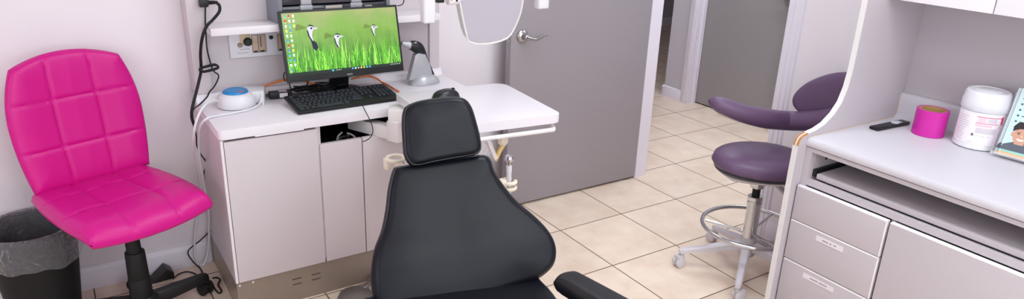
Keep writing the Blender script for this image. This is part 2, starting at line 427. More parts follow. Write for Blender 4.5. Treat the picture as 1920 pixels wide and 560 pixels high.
for u, v in ((549, 523.5), (550, 533), (585, 514.5), (586, 524)):
    p = px(u, v, 1, -.3925); part('vent_slot', MB().box(p.x-.002, p.x+.034, -.3935, -.391, p.z-.003, p.z+.001), mat('slot_brown', (78, 68, 60), .6), plo)
for u, v in ((449.5, 535), (474.5, 528)):
    p = px(u, v, 1, -.3925); part('screw', MB().cyl((p.x, -.392, p.z), (p.x, -.395, p.z), .004), m_lamedge, plo)

wt = thing('worktop', 'white laminate worktop with rounded front corner, under monitor and keyboard', 'worktop', (-2.24, -.19, .735))
o = [(XL-.005, .02), (XL-.005, -.385)] + [(XL-.005+.022*(1-math.cos(a)), -.385-.022*math.sin(a)) for a in [k*PI/12 for k in range(1, 7)]] + [(-1.71, -.407), (-1.692, -.389), (-1.692, .02)]
w = MB().prism([(x, y, .736) for x, y in o], (0, 0, .036), .002)
w.box(-2.66, -2.48, -.4072, -.395, .7325, .737)
part('top', w, m_top, wt)
bp_ = [(.04, .7721), (-.035, .7721), (-.022, .775), (-.016, .782), (-.014, .795), (-.006, .802), (.04, .802)]
part('backsplash', MB().prism([(XL-.005, y, z) for y, z in bp_], (1.093, 0, 0)), m_top, wt)

hu = thing('wall_hutch', 'open laminate hutch with a single shelf standing on the worktop against the back wall', 'hutch', (-2.24, .06, .802))
part('side_panel', MB().box(XL, -2.72, -.006, .118, .8025, 2.1, .002), m_lam, hu)
part('side_panel', MB().box(-1.75, -1.70, -.006, .118, .8025, 2.1, .002), m_lam, hu)
part('back_panel', MB().box(-2.72, -1.75, .012, .03, .8025, 2.1), m_lam, hu)
part('shelf', MB().box(-2.7205, -1.7495, -.115, .0115, 1.052, 1.081, .002), m_lamedge, hu)
part('top_panel', MB().box(-2.72, -1.75, -.004, .1, 2.08, 2.1), m_lam, hu)

# air and water gauge panel on the hutch back
cp = thing('gauge_panel', 'white control panel with black knob and two gauge windows under the hutch shelf', 'control panel', (-2.4, .0, .935))
part('faceplate', MB().box(-2.636, -2.2, .0, .0115, .934, 1.036, .003), m_white, cp)
def atp(u, v, y=-.001): return px(u, v, 1, y)
p = atp(461, 74); part('knob_plate', MB().box(p.x-.024, p.x+.018, -.002, .001, p.z-.02, p.z+.022, .001), mat('beige_plate', (206, 184, 150), .5), cp)
p = atp(464, 78); part('control_knob', MB().lathe([(.017, 0), (.017, .004), (.0135, .006), (.0135, .022), (.012, .024), (.006, .0245)], (p.x, -.001, p.z), (0, -1, 0), 32), m_black, cp)
p = atp(449.5, 84.5); part('screw_cap', MB().lathe([(.009, 0), (.009, .006), (.006, .009), (.002, .009)], (p.x, 0, p.z), (0, -1, 0), 24), mat('brass_grey', (150, 140, 118), .35, metal=.6), cp)
p = atp(508, 70); part('toggle_switch', MB().cyl((p.x, .0, p.z), (p.x, -.003, p.z), .008).ell((p.x, -.006, p.z), (X_, Y_, Z_), (.008, .006, .006)), m_black, cp)
m_window = mat('gauge_window', (196, 170, 146), .25)
def gauge(a, b):
    x0, z1 = a.x, a.z; x1, z0 = b.x, b.z
    g = part('gauge_window', MB().box(x0, x1, -.0012, .001, z0, z1, .0004), m_window, cp)
    fr = MB(); t_ = .0022
    fr.box(x0-t_, x1+t_, -.0025, .001, z1, z1+t_).box(x0-t_, x1+t_, -.0025, .001, z0-t_, z0).box(x0-t_, x0, -.0025, .001, z0, z1).box(x1, x1+t_, -.0025, .001, z0, z1)
    part('window_frame', fr, m_print, g)
    w_ = (x1-x0)
    part('gauge_needle', MB().box(x0+w_*.60, x0+w_*.68, -.0022, 0, z0+.02, z1-.002).box(x0+w_*.42, x0+w_*.47, -.002, 0, z0, z1), mat('needle_blue', (58, 62, 96), .4), g)
    part('gauge_base', MB().box(x0+.003, x0+w_*.35, -.002, 0, z0, z0+.006).box(x0+w_*.55, x0+w_*.9, -.002, 0, z0, z0+.006), m_black, g)
gauge(atp(472, 66.5), atp(499, 96)); gauge(atp(520, 65), atp(551, 92))
pr = MB()
for u, v, n in ((446, 100, 16), (450, 93, 14)):
    p = atp(u, v)
    for k in range(n):
        if (k*7) % 5 != 3: pr.box(p.x+k*.0026, p.x+k*.0026+.0017, -.0006, .001, p.z-.0012, p.z+.0012)
part('panel_print', pr, m_print, cp)
# ------------------------------------------------------------------ things on the hutch shelf and worktop
og = thing('organizer_case', 'grey plastic organizer case with smoky drawers on the shelf behind the monitor', 'organizer case', (-2.22, -.05, 1.081))
x0, x1, y0, y1 = -2.465, -1.985, -.108, .008
m_case = mat('case_grey', (128, 130, 140), .45); m_smoke = mat('smoky_drawer', (62, 60, 68), .15, coat=.4, vary=.25, vscale=25)
b = MB().prism([(x0-.012, y1, 1.0815), (x0-.004, y0+.012, 1.0815), (x0+.006, y0, 1.0815), (x0+.02, y0, 1.0815), (x0+.02, y1, 1.0815)], (0, 0, .26), .004)
b.prism([(x1-.02, y1, 1.0815), (x1-.02, y0, 1.0815), (x1-.004, y0, 1.0815), (x1+.01, y1, 1.0815)], (0, 0, .26), .004)
b.box(x0+.02, x1-.02, y1-.004, y1, 1.0815, 1.34).box(x0+.02, x1-.02, y0+.01, y1, 1.0815, 1.088).box(x0+.02, x1-.02, y0+.01, y1, 1.325, 1.34)
part('case', b, m_case, og)
for z in (1.09, 1.152, 1.214, 1.27):
    part('drawer', MB().box(x0+.022, x1-.022, y0+.004, y1-.006, z, z+.056, .003), m_smoke, og)
lt = MB()
for xx in (-2.375, -2.165):
    part('latch', MB().box(xx, xx+.05, y0-.003, y0+.006, 1.128, 1.15, .002).box(xx+.004, xx+.046, y0-.004, y0+.006, 1.152, 1.185, .002), mat('latch_grey', (172, 170, 178), .35), og)
for q_ in ((-2.27, -2.2, 1.122, 1.142), (-2.1, -2.07, 1.125, 1.135)): part('label_tag', MB().box(q_[0], q_[1], y0+.002, y0+.006, q_[2], q_[3], .001), mat('tag_beige', (188, 178, 170), .4), og)

# monitor ------------------------------------------------------------
TL, TR_ = px(521, 22, 1, -.14), px(744, 8, 1, -.14); BL, BR_ = px(541, 157, 1, -.205), px(757, 131, 1, -.205)
mc = (TL+TR_+BL+BR_)/4
mw = ((TR_-TL).length+(BR_-BL).length)/2; mh = ((TL-BL).length+(TR_-BR_).length)/2
ex = X_.copy(); ez = V((0, -.14+.205, TL.z-BL.z)).normalized(); ez = (ez-ex*ez.dot(ex)).normalized(); en = ex.cross(ez)   # en points to +Y ... away
en = -en if en.y > 0 else en
mon = thing('monitor', 'black widescreen monitor showing birds in green grass, standing on the worktop', 'monitor', (mc.x, -.08, .772))
part('housing', MB().obox(mc-en*.012, (ex, ez, en), (mw/2, mh/2, .012), .003).obox(mc-en*.03, (ex, ez, en), (mw*.33, mh*.3, .012), .008), m_black, mon)
sw, sh_ = mw-.018, mh-.036
sc0 = mc + ez*.009 + en*.0008
smb = MB(); tb = bmesh.new()
uvl = tb.loops.layers.uv.new('UVMap')
q = [(-1, -1), (1, -1), (1, 1), (-1, 1)]
f = tb.faces.new([tb.verts.new(sc0+ex*(a*sw/2)+ez*(c*sh_/2)) for a, c in q])
for l, (a, c) in zip(f.loops, q): l[uvl].uv = ((a+1)/2, (c+1)/2)
me = bpy.data.meshes.new('tmp'); tb.to_mesh(me); tb.free(); smb.bm.from_mesh(me)
scr = part('screen', smb, screen_mat(None, ex, ez, sw, sh_), mon, 'lit screen showing a green meadow')
def em(name, c, k=1.0): return mat('screen_'+name, c, .5, emit=k*SCR, spec=0)
def sp(a, c, d=.0003): return sc0 + ex*((a-.5)*sw) + ez*((c-.5)*sh_) + en*d     # a,c in 0..1
greens = [em('blade%d' % i, c) for i, c in enumerate(((60, 122, 42), (88, 152, 54), (122, 182, 72), (50, 102, 44), (146, 198, 92)))]
gb = MB(); rg = random.Random(3)
for k in range(330):
    a = rg.random(); far = rg.random()
    h = .12+.40*rg.random()*(1-.3*far); base = -.0 + .30*far*rg.random(); lean = rg.gauss(0, .035); wd = .002+.005*rg.random()*(1-.4*far)
    top = min(.93, base+h); mid = base+(top-base)*.55
    A = lambda x: min(.998, max(.002, x))
    p0, p1, p2, p3 = (A(a-wd), max(.002, base)), (A(a+wd), max(.002, base)), (A(a+lean*.35+wd*.7), mid), (A(a+lean*.35-wd*.7), mid)
    d = .0003+.0003*rg.random()
    gb.poly([sp(*p0, d), sp(*p1, d), sp(*p2, d), sp(A(a+lean), top, d), sp(*p3, d)], rg.choice((0, 0, 1, 1, 1, 2, 2, 3, 4)))
part('grass_picture', gb, greens, scr, 'blades of grass on the screen')
bw, bk, bg = em('bird_white', (176, 174, 194)), em('bird_dark', (48, 46, 60)), em('bird_crest', (88, 96, 58))
def bird(a, c, s, flip=1, body=True):
    mb = MB(); A = lambda x, y, d=.0008: sp(a+x*s*sh_/sw*flip, c+y*s, d)
    n = 14
    mb.poly([A(.0+.062*math.cos(2*PI*k/n), .0+.044*math.sin(2*PI*k/n)) for k in range(n)], 0)               # head
    mb.poly([A(-.055, .02), A(-.045, -.035), A(.0, -.045), A(.035, -.03), A(.012, -.13), A(.03, -.22), A(-.005, -.21), A(-.04, -.12)], 0)   # neck
    mb.poly([A(.07, .0, .0009), A(.06, .025, .0009), A(.145, .005, .0009), A(.07, -.02, .0009)], 0)
    mb.poly([A(-.05, .048, .0010), A(.0, .075, .0010), A(.06, .05, .0010), A(.07, .03, .0010), A(.02, .046, .0010)], 1)
    mb.poly([A(.015+.022*math.cos(2*PI*k/8), .008+.018*math.sin(2*PI*k/8), .0011) for k in range(8)], 1)
    mb.poly([A(-.07, .0, .0010), A(-.045, -.04, .0010), A(-.03, -.13, .0010), A(.015, -.22, .0010), A(-.02, -.21, .0010), A(-.06, -.12, .0010)], 1)
    for k in range(5):
        t = 2.5+k*.16
        mb.poly([A(-.05, .02, .0010), A(-.05+.22*math.cos(t), .0+.22*math.sin(t)*.75, .0010), A(-.05+.22*math.cos(t+.1), .0+.22*math.sin(t+.1)*.75, .0010)], 2)
    if body: mb.poly([A(.04, -.21), A(-.02, -.2), A(-.0, -.34), A(.05, -.4), A(.1, -.34), A(.08, -.26)], 1)
    part('bird_picture', mb, [bw, bk, bg], scr)
# positions measured on the screen
def suv(u, v):
    P = ppl(u, v, sc0, en); d = P-sc0
    return d.dot(ex)/sw+.5, d.dot(ez)/sh_+.5
bird(*suv(582, 54), .92, 1, True); bird(*suv(632, 69), .82, 1, False); bird(*suv(700, 51), .66, 1, False)
icols = [em('icon%d' % i, c) for i, c in enumerate(((214, 228, 240), (70, 130, 210), (196, 52, 44), (240, 208, 110), (60, 170, 200), (235, 235, 235)))]
ic = MB(); rg = random.Random(5)
for i in range(12):
    for j in range(2 if i > 2 else 3):
        if (i, j) in ((11, 1),): continue
        u_, v_ = .025+.034*j, .955-.078*i
        ci = rg.randrange(6)
        if (i, j) == (1, 0): ci = 2
        if (i, j) in ((2, 2), (7, 1)): ci = 3
        ic.poly([sp(u_+dx*.0075, v_+dz*.015, .0009) for dx, dz in ((-1, -1), (1, -1), (1, 1), (-1, 1))], ci)
        ic.poly([sp(u_+dx*.008, v_-.027+dz*.002, .0009) for dx, dz in ((-1, -1), (1, -1), (1, 1), (-1, 1))], 5)
part('desktop_icon', ic, icols, scr, 'columns of small desktop icons', kind='stuff')
tk = MB()
tk.poly([sp(a, c, .0007) for a, c in ((.001, .001), (.999, .001), (.999, .042), (.001, .042))], 0)
for k, ci in enumerate((2, 1, 4, 3, 3, 5, 2)):
    a = .545+.026*k; tk.poly([sp(a+dx*.007, .021+dz*.012, .001) for dx, dz in ((-1, -1), (1, -1), (1, 1), (-1, 1))], ci)
tk.poly([sp(.37+dx*.008, .021+dz*.013, .001) for dx, dz in ((-1, -1), (1, -1), (1, 1), (-1, 1))], 2)
tk.poly([sp(.42+dx*.024, .021+dz*.004, .001) for dx, dz in ((-1, -1), (1, -1), (1, 1), (-1, 1))], 4)
for k in range(5): tk.poly([sp(.9+.02*k+dx*.006, .021+dz*.006, .001) for dx, dz in ((-1, -1), (1, -1), (1, 1), (-1, 1))], 4)
part('taskbar', tk, [em('bar', (44, 52, 48)), em('t_white', (220, 224, 230)), em('t_blue', (80, 170, 240)), em('t_yellow', (236, 190, 90)), em('t_grey', (150, 160, 160)), em('t_teal', (60, 190, 190))], scr)
lp = mc - ez*(mh/2-.009) + en*.0008 + ex*.006
part('brand_mark', text_mb('ASUS', .0105, lp, ex, ez, .0002), mat('logo_silver', (190, 190, 194), .4), mon)
nb = V((mc.x+.0, -.075, .772)); nt_ = mc - en*.035 - ez*.03
nk = MB().prism([nb+V((-.045, 0, .006)), nb+V((.045, 0, .006)), nt_+V((.03, 0, 0)), nt_+V((-.03, 0, 0))], V((0, .02, 0)), .004)
part('stand_neck', nk, m_black, mon)
part('stand_base', MB().lathe([(.1, 0), (.1, .003), (.094, .007), (.03, .011), (.01, .0112)], (mc.x, -.07, .7725), (0, 0, 1), 40, sx=.68), m_black, mon)

# keyboard -----------------------------------------------------------
kFL, kFR, kBL, kBR = px(555, 213, 2, .782), px(742, 185, 2, .782), px(536, 181, 2, .803), px(728, 157, 2, .803)
kx = ((kFR-kFL).normalized()+(kBR-kBL).normalized()).normalized()
kc = (kFL+kFR+kBL+kBR)/4
ky = ((kBL-kFL).normalized()+(kBR-kFR).normalized()).normalized(); ky = (ky-kx*ky.dot(kx)).normalized(); kn = kx.cross(ky)
kw = ((kFR-kFL).length+(kBR-kBL).length)/2; kd = ((kBL-kFL).length+(kBR-kFR).length)/2*.985
kb = thing('keyboard', 'black full size computer keyboard in front of the monitor', 'keyboard', (kc.x, kc.y, .772))
m_kb = mat('keyboard_black', (17, 18, 21), .5); m_key = mat('key_black', (42, 45, 52), .42)
part('keyboard_body', MB().obox(kc-kn*.002, (kx, ky, kn), (kw/2, kd/2, .0065), .004), m_kb, kb)
for sx in (-.4, .4): part('foot', MB().obox(kc+kx*kw*sx+ky*kd*.4-kn*.016, (kx, ky, kn), (.015, .006, .0085), .002), m_kb, kb)
U = kw*.95/22.6; V_ = kd*.86/6.5
rows = [[(0, 1), (2, 1), (3, 1), (4, 1), (5, 1), (6.5, 1), (7.5, 1), (8.5, 1), (9.5, 1), (11, 1), (12, 1), (13, 1), (14, 1), (15.3, 1), (16.3, 1), (17.3, 1), (18.6, 1), (19.6, 1), (20.6, 1), (21.6, 1)],
 [(i, 1) for i in range(13)]+[(13, 2), (15.3, 1), (16.3, 1), (17.3, 1), (18.6, 1), (19.6, 1), (20.6, 1), (21.6, 1)],
 [(0, 1.5)]+[(1.5+i, 1) for i in range(12)]+[(13.5, 1.5), (15.3, 1), (16.3, 1), (17.3, 1), (18.6, 1), (19.6, 1), (20.6, 1)],
 [(0, 1.75)]+[(1.75+i, 1) for i in range(11)]+[(12.75, 2.25), (18.6, 1), (19.6, 1), (20.6, 1)],
 [(0, 2.25)]+[(2.25+i, 1) for i in range(10)]+[(12.25, 2.75), (16.3, 1), (18.6, 1), (19.6, 1), (20.6, 1)],
 [(0, 1.25), (1.25, 1.25), (2.5, 1.25), (3.75, 6.25), (10, 1.25), (11.25, 1.25), (12.5, 1.25), (13.75, 1.25), (15.3, 1), (16.3, 1), (17.3, 1), (18.6, 2), (20.6, 1)]]
rows[2].append((21.6, 1)); rows[4].append((21.6, 1))
protos = {}; nk_ = 0
for ri, row in enumerate(rows):
    for x, w_ in row:
        if nk_ >= 100: break
        yy = kd*.43 - (ri+.5+(.4 if ri else 0))*V_ - .002
        c = kc + kx*(-kw*.475+(x+w_/2)*U) + ky*yy + kn*.0065
        if w_ not in protos:
            mb = MB(); hw = w_*U/2-.0017; hh = V_/2-.0017
            rs = []
            for ins, z in ((0, -.002), (0, .0015), (.0016, .0042), (.0026, .0046)):
                rs.append([kx*a+ky*b_+kn*z for a, b_ in ((-hw+ins, -hh+ins), (hw-ins, -hh+ins), (hw-ins, hh-ins), (-hw+ins, hh-ins))])
            mb.rings(rs)
            base = WL[kb.name]; bm_ = mb.bm; me = bpy.data.meshes.new('key'); bm_.to_mesh(me); bm_.free(); me.materials.append(m_key)
            me.set_sharp_from_angle(angle=.6); protos[w_] = me
        ko = bpy.data.objects.new('key', protos[w_]); COL.objects.link(ko); ko.parent = kb; ko.location = c-WL[kb.name]; nk_ += 1

# scaler pedal, white with blue top ----------------------------------
s0 = V((-2.655, -.118, .7725))
scl = thing('foot_control', 'round white control unit with a blue dome on the left end of the worktop', 'control unit', s0)
part('unit_body', MB().lathe([(.066, 0), (.072, .004), (.073, .022), (.068, .040), (.060, .050), (.052, .055), (.045, .056)], s0, (0, 0, 1), 48)
     .obox(s0+V((.078, .035, .027)), (V((.95, -.31, 0)), V((.31, .95, 0)), Z_), (.042, .045, .026), .008), m_white, scl)
part('blue_dome', MB().lathe([(.048, .053), (.048, .058), (.044, .064), (.036, .067), (.03, .0655), (.02, .066), (.004, .0665)], s0, (0, 0, 1), 48), m_blue, scl, 'blue rubber dome')
part('warning_mark', MB().obox(s0+V((.012, -.038, .0655)), (V((.95, -.31, 0)), V((.31, .95, 0)), Z_), (.014, .005, .0008)), mat('orange_mark', (196, 92, 60), .5), scl, 'small orange mark')

# power adapter -------------------------------------------------------
a0, a1 = px(503, 179, 2, .785), px(545, 175, 2, .785)
ad = thing('power_adapter', 'black power brick with a white label lying left of the keyboard', 'power adapter', ((a0+a1)/2).to_tuple()[:2]+(.772,))
ax_ = (a1-a0).normalized(); ay_ = Z_.cross(ax_); ac = (a0+a1)/2+V((.003, 0, 0)); ac.z = .786
part('adapter_body', MB().obox(ac, (ax_, ay_, Z_), (.045, .02, .013), .003).cyl(ac-ax_*.045, ac-ax_*.07, .007, .004, 12), m_black, ad)
part('adapter_label', MB().obox(ac+ax_*.01-ay_*.0202, (ax_, ay_, Z_), (.016, .0003, .009)).obox(ac+ax_*.01+Z_*.0132, (ax_, ay_, Z_), (.016, .012, .0003)), m_sticker, ad)

# barcode / curing gun on its stand -----------------------------------
gs = thing('scanner_stand', 'silver charging stand with a rounded foot on the worktop right of the monitor', 'stand', (-1.845, -.12, .772))
g0 = V((-1.838, -.125, .7725))
foot = MB().lathe([(.076, 0), (.075, .006), (.066, .022), (.048, .036), (.028, .043), (.006, .045)], g0, (0, 0, 1), 40, sx=.62)
part('stand_foot', foot, m_silver, gs)
def G(u, v, y=-.125): return px(u, v, 1, y)
part('stand_column', MB().prism([G(767, 152, -.14), G(779, 104, -.14), G(786, 98, -.14), G(797, 99, -.14), G(806, 120, -.14), G(812, 140, -.14)], V((0, .035, 0)), .006), m_silver, gs)
gun = thing('scanner_gun', 'black pistol shaped handheld scanner with silver nose resting on the silver stand', 'handheld scanner', G(790, 95))
part('gun_body', MB().tube([G(768, 85), G(775, 86), G(784, 90), G(792, 98), G(799, 111), G(806, 126), G(812, 140)], .014, 14, 6,
     rr=lambda t: .018 + .0085*math.exp(-((t-.28)/.2)**2) - .011*min(1, max(0, t-.4)/.3)), m_black, gun)
part('gun_nose', MB().cyl(G(770, 85), G(753, 81), .019, .0095, 20), m_silver, gun, 'silver cone nose')
part('gun_badge', MB().obox(G(779, 80, -.150), (X_, Y_, Z_), (.006, .003, .003), .001), m_silver, gun)

# instrument table on articulated arm ---------------------------------
itb = thing('instrument_table', 'white swing table on a folding arm between cabinet and dental chair', 'swing table', (-1.87, -.65, .79))
tBL, tBR, tFR, tFL = V((-2.094, -.387, 0)), V((-1.613, -.438, 0)), V((-1.651, -.917, 0)), V((-2.132, -.866, 0))
def rcorner(P, A, B, r=.03, n=6):
    a = (A-P).normalized(); b_ = (B-P).normalized()
    return [P + a*(r*(1-math.sin(t))) + b_*(r*(1-math.cos(t))) for t in [k*PI/2/n for k in range(n+1)]]
o = rcorner(tBL, tFL, tBR, .008)+rcorner(tBR, tBL, tFR, .04)+rcorner(tFR, tBR, tFL, .025)+rcorner(tFL, tFR, tBL, .025)
part('table_top', MB().prism([p+Z_*.79 for p in o], (0, 0, .035), .003), m_top, itb)
u0 = (tFR-tFL).normalized(); w0 = (tBL-tFL).normalized()
def tt(a, b_, z): return tFL + u0*a + w0*b_ + Z_*z
part('rail', MB().tube([tt(.04, .06, .775), tt(.04, .02, .768), tt(.05, .0, .766), tt(.2, -.003, .766), tt(.42, -.003, .766), tt(.452, .002, .766), tt(.462, .03, .770), tt(.46, .07, .786)], .0085, 12, 5), m_ivory, itb)
part('bracket', MB().obox(tt(.24, .22, .781), (u0, w0, Z_), (.13, .1, .0085), .003), mat('bracket_grey', (120, 112, 108), .5), itb)
A0, A1, A2 = V((-2.235, -.25, .684)), V((-2.13, -.47, .684)), V((-1.9, -.6, .755))
d_ = (A1-A0).normalized(); s_ = Z_.cross(d_)
part('lower_arm', MB().obox((A0+A1)/2, (d_, s_, Z_), ((A1-A0).length/2, .024, .026), .004), m_ivory, itb)
part('elbow', MB().obox(A1+Z_*.012, (d_, s_, Z_), (.03, .028, .043), .008), m_ivory, itb)
B0, B1 = V((-2.135, -.455, .758)), V((-1.86, -.6, .758)); d_ = (B1-B0).normalized(); s_ = Z_.cross(d_)
part('upper_arm', MB().obox((B0+B1)/2, (d_, s_, Z_), ((B1-B0).length/2+.02, .03, .027), .006), m_ivory, itb)
part('counterweight', MB().lathe([(.02, 0), (.026, .004), (.026, .1), (.02, .106)], V((-2.095, -.51, .703)), d_, 24), m_cream, itb)
part('pivot_knob', MB().lathe([(.012, 0), (.02, .004), (.022, .014), (.018, .026), (.006, .03)], px(938, 262, 1, -.72), V((.3, -1, .1)), 24), m_cream, itb)
part('strut', MB().obox(px(921, 277, 1, -.7), (V((.9, -.2, .4)).normalized(), V((.2, .98, 0)), V((-.38, .1, .92)).normalized()), (.008, .012, .05), .003), m_ivory, itb)
part('strut_sleeve', MB().tube([px(945, 268, 1, -.7), px(936, 283, 1, -.7), px(928, 300, 1, -.7)], .0105, 10, 3), mat('yellowed_sleeve', (226, 196, 128), .5), itb)
part('hose', MB().tube([px(908, 268, 1, -.68), px(914, 275, 1, -.69), px(908, 290, 1, -.7)], .005, 8, 4).tube([px(917, 264, 1, -.68), px(922, 270, 1, -.69), px(916, 290, 1, -.7)], .003, 8, 4), m_ivory, itb)

mo = thing('computer_mouse', 'black computer mouse on the swing table behind the headrest', 'mouse', (-1.9, -.42, .8255))
mcn = px(836, 181, 2, .83)
mx_, my_ = V((.96, .0, 0)).normalized(), V((0, 1, 0))
ms = MB()
def mfn(u, v, sd):
    a = u*math.sqrt(1-.42*v*v); b_ = v*math.sqrt(1-.42*u*u)
    h = max(0, 1-max(abs(u), abs(v))**4)**.5
    z = (.034*(1-.35*(a-.15)**2*1.2))*h if sd > 0 else 0
    return mcn + mx_*(a*.06) + my_*(b_*.034) + Z_*(z-.004)
part('mouse_shell', ms.grid(mfn, 16, 12), mat('mouse_black', (24, 25, 30), .3), mo)
part('scroll_wheel', MB().cyl(mcn+mx_*.032+my_*.004+Z_*.026, mcn+mx_*.032-my_*.004+Z_*.026, .007), m_blackm, mo)
# ------------------------------------------------------------------ pink task chair
PS = V((-3.11, -.27, .545)); pf = V((.36, -.933, 0)).normalized(); pr_ = V((-pf.y, pf.x, 0))   # forward, right as seen
pc = thing('task_chair', 'bright pink quilted vinyl task chair without arms on a black five star base', 'chair', (PS.x, PS.y, 0))
def groove(x, lines, w): return sum(math.exp(-((x-l)/w)**2) for l in lines)
def seatf(u, v, sd):
    a = u*math.sqrt(1-.18*v*v); b_ = v*math.sqrt(1-.18*u*u)
    m_ = max(abs(u), abs(v)); h = max(0, 1-m_**7)**.5
    wid = .229*(1+.03*b_); dep = .252
    z = -.010*max(0, b_)**2 - .05*max(0, b_-.62)**2*6*.5 + .012*(a*a)*.6
    t = .034*h
    if sd > 0:
        q = .0035*math.cos(PI*1.5*a*.98)**2*0
        t += h*(.010*abs(math.cos(1.5*PI*(a)))**.0*0) - .006*h*min(1, groove(a, (-.34, .34), .022)+groove(b_, (-.36, .28), .020)) + .006*h
        t += .006*h*(1-abs((((a+1)*1.5) % 1)-.5)*2*.8)
    else: t = -.036*h
    return PS + pr_*(a*wid) + pf*(b_*dep) + Z_*(z+t-.03)
part('seat', MB().grid(seatf, 60, 60), m_pink, pc, smooth=60)
pa = math.radians(8); pup = Z_*math.cos(pa) - pf*math.sin(pa)
PB = PS - pf*.228 + pr_*.010 - Z_*.012; pn = pr_.cross(pup); pn = pn if pn.dot(pf) > 0 else -pn
def backf(u, v, sd):
    k = .30
    a = u*math.sqrt(1-k*v*v*(1 if v > 0 else .3)); b_ = v*math.sqrt(1-k*u*u*(1 if v > 0 else .3))
    m_ = max(abs(u), abs(v)); h = max(0, 1-m_**8)**.5
    wid = .228*(1-.06*max(0, b_)**2-.07*max(0, -b_)**2)
    bow = .045*(1-a*a)*-1 + .02*(b_*b_)
    t = .022*h
    if sd > 0: t += .006*h - .006*h*min(1, groove(a, (-.33, .33), .022)+groove(b_, (-.36, .33), .020)) + .005*h*(1-abs((((a+1)*1.5) % 1)-.5)*1.6)
    else: t = -.024*h
    return PB + pr_*(a*wid) + pup*(.243+b_*.247) + pn*(bow*.6+t+.02)
part('backrest', MB().grid(backf, 60, 60), m_pink, pc, smooth=60)
HB = V((-3.095, -.243, 0))
part('seat_plate', MB().obox(PS+Z_*-.076, (pr_, pf, Z_), (.08, .11, .012), .004).obox(PS-pf*.16+Z_*-.084, (pr_, pf, Z_), (.03, .1, .008), .003), m_blackm, pc)
part('back_support', MB().tube([PS-pf*.2-Z_*.085, PS-pf*.28-Z_*.06, PS-pf*.305+Z_*.02, PB-pn*.035+pup*.2], .016, 10, 6), m_blackm, pc)
part('gas_column', MB().cyl(HB+Z_*.26, HB+Z_*.46+ (PS-HB).xy.to_3d()*.3, .026, .024, 24).cyl(HB+Z_*.18, HB+Z_*.30, .037, .034, 28, 0, .003).cyl(HB+Z_*.055, HB+Z_*.19, .042, .038, 28, 0, .003), m_blackm, pc)
part('hub', MB().lathe([(.05, .05), (.056, .06), (.056, .1), (.045, .115)], HB, (0, 0, 1), 28), m_black, pc)
ca = V((-2.848, -.168, 0)); th0 = math.atan2(ca.y-HB.y, ca.x-HB.x); rl = .25
for k in range(5):
    t = th0+2*PI*k/5; d = V((math.cos(t), math.sin(t), 0)); s_ = V((-d.y, d.x, 0))
    rs = []
    for r_, z, w_, h in ((.04, .083, .026, .024), (.12, .083, .024, .022), (.21, .084, .02, .018), (.245, .084, .019, .017), (.258, .082, .014, .013)):
        c = HB+d*r_+Z_*z
        rs.append([c+s_*(w_*x)+Z_*(h*y) for x, y in ((-1, -1), (1, -1), (1, .3), (.6, 1), (-.6, 1), (-1, .3))])
    part('base_leg', MB().rings(rs), m_black, pc)
    c = HB+d*rl; sw = t + (.9 if k else 1.75); wd = V((math.cos(sw), math.sin(sw), 0)); wn = V((-wd.y, wd.x, 0))
    cc_ = c+wd*.012+Z_*.0275
    co = part('caster', MB().cyl(cc_-wn*.022, cc_-wn*.006, .027, seg=28, bevel=.003).cyl(cc_+wn*.006, cc_+wn*.022, .027, seg=28, bevel=.003), m_blackm, pc)
    part('caster_hub', MB().cyl(cc_-wn*.0235, cc_+wn*.0235, .017, seg=20).cyl(cc_-wn*.025, cc_+wn*.025, .005, seg=12), m_black, co)
    part('caster_hood', MB().cyl(c+Z_*.05, c+Z_*.078, .012).obox(cc_+Z_*.02-wd*.004, (wd, wn, Z_), (.022, .021, .013), .006), m_black, co)

# ------------------------------------------------------------------ waste bin with clear liner
bc = V((-3.408, -.05, 0))
bn = thing('waste_bin', 'black plastic waste bin against the wall behind the pink chair', 'bin', bc)
part('bin_body', MB().lathe([(.108, 0), (.112, .004), (.150, .385), (.153, .395), (.149, .395), (.146, .385), (.106, .008), (.01, .008)], bc, (0, 0, 1), 48), m_blackm, bn)
# m_bag = mat('clear_bag', (205, 205, 215), .12, alpha=.22, spec=1.0, bump=1.0, bscale=30)
lb = MB(); n = 96; rg = random.Random(11)
ph = [rg.random()*6 for _ in range(8)]
def wob(k, z): k = 2*PI*k/96; return .005*math.sin(5*k+ph[0]+z*19)+.004*math.sin(11*k+ph[1]-z*50)+.0025*math.sin(23*k+ph[2]+z*90)+.0016*math.sin(37*k+ph[4]-z*120)
rs = []
for r_, z in ((.165, .285), (.166, .29), (.165, .31), (.162, .34), (.160, .37), (.157, .398), (.150, .404), (.140, .398), (.132, .36), (.122, .30), (.11, .22), (.10, .14), (.06, .09), (.01, .085)):
    row = []
    for k in range(n):
        a = 2*PI*k/n; rr = r_ + (wob(a, z) if z < .39 else wob(a, z)*.3) + (0 if r_ < .15 else .002)
        zz = z + (.012*math.sin(2*a+1)+.008*math.sin(5*a+ph[3])+.003*math.sin(13*a) if r_ > .155 and z < .32 else 0)
        row.append(bc + V((rr*math.cos(a), rr*math.sin(a), zz)))
    rs.append(row)
single('bin_liner', lb.rings(rs, False, False), bag_mat(), 'crumpled clear plastic liner folded over the rim of the black waste bin', 'bag', smooth=70)

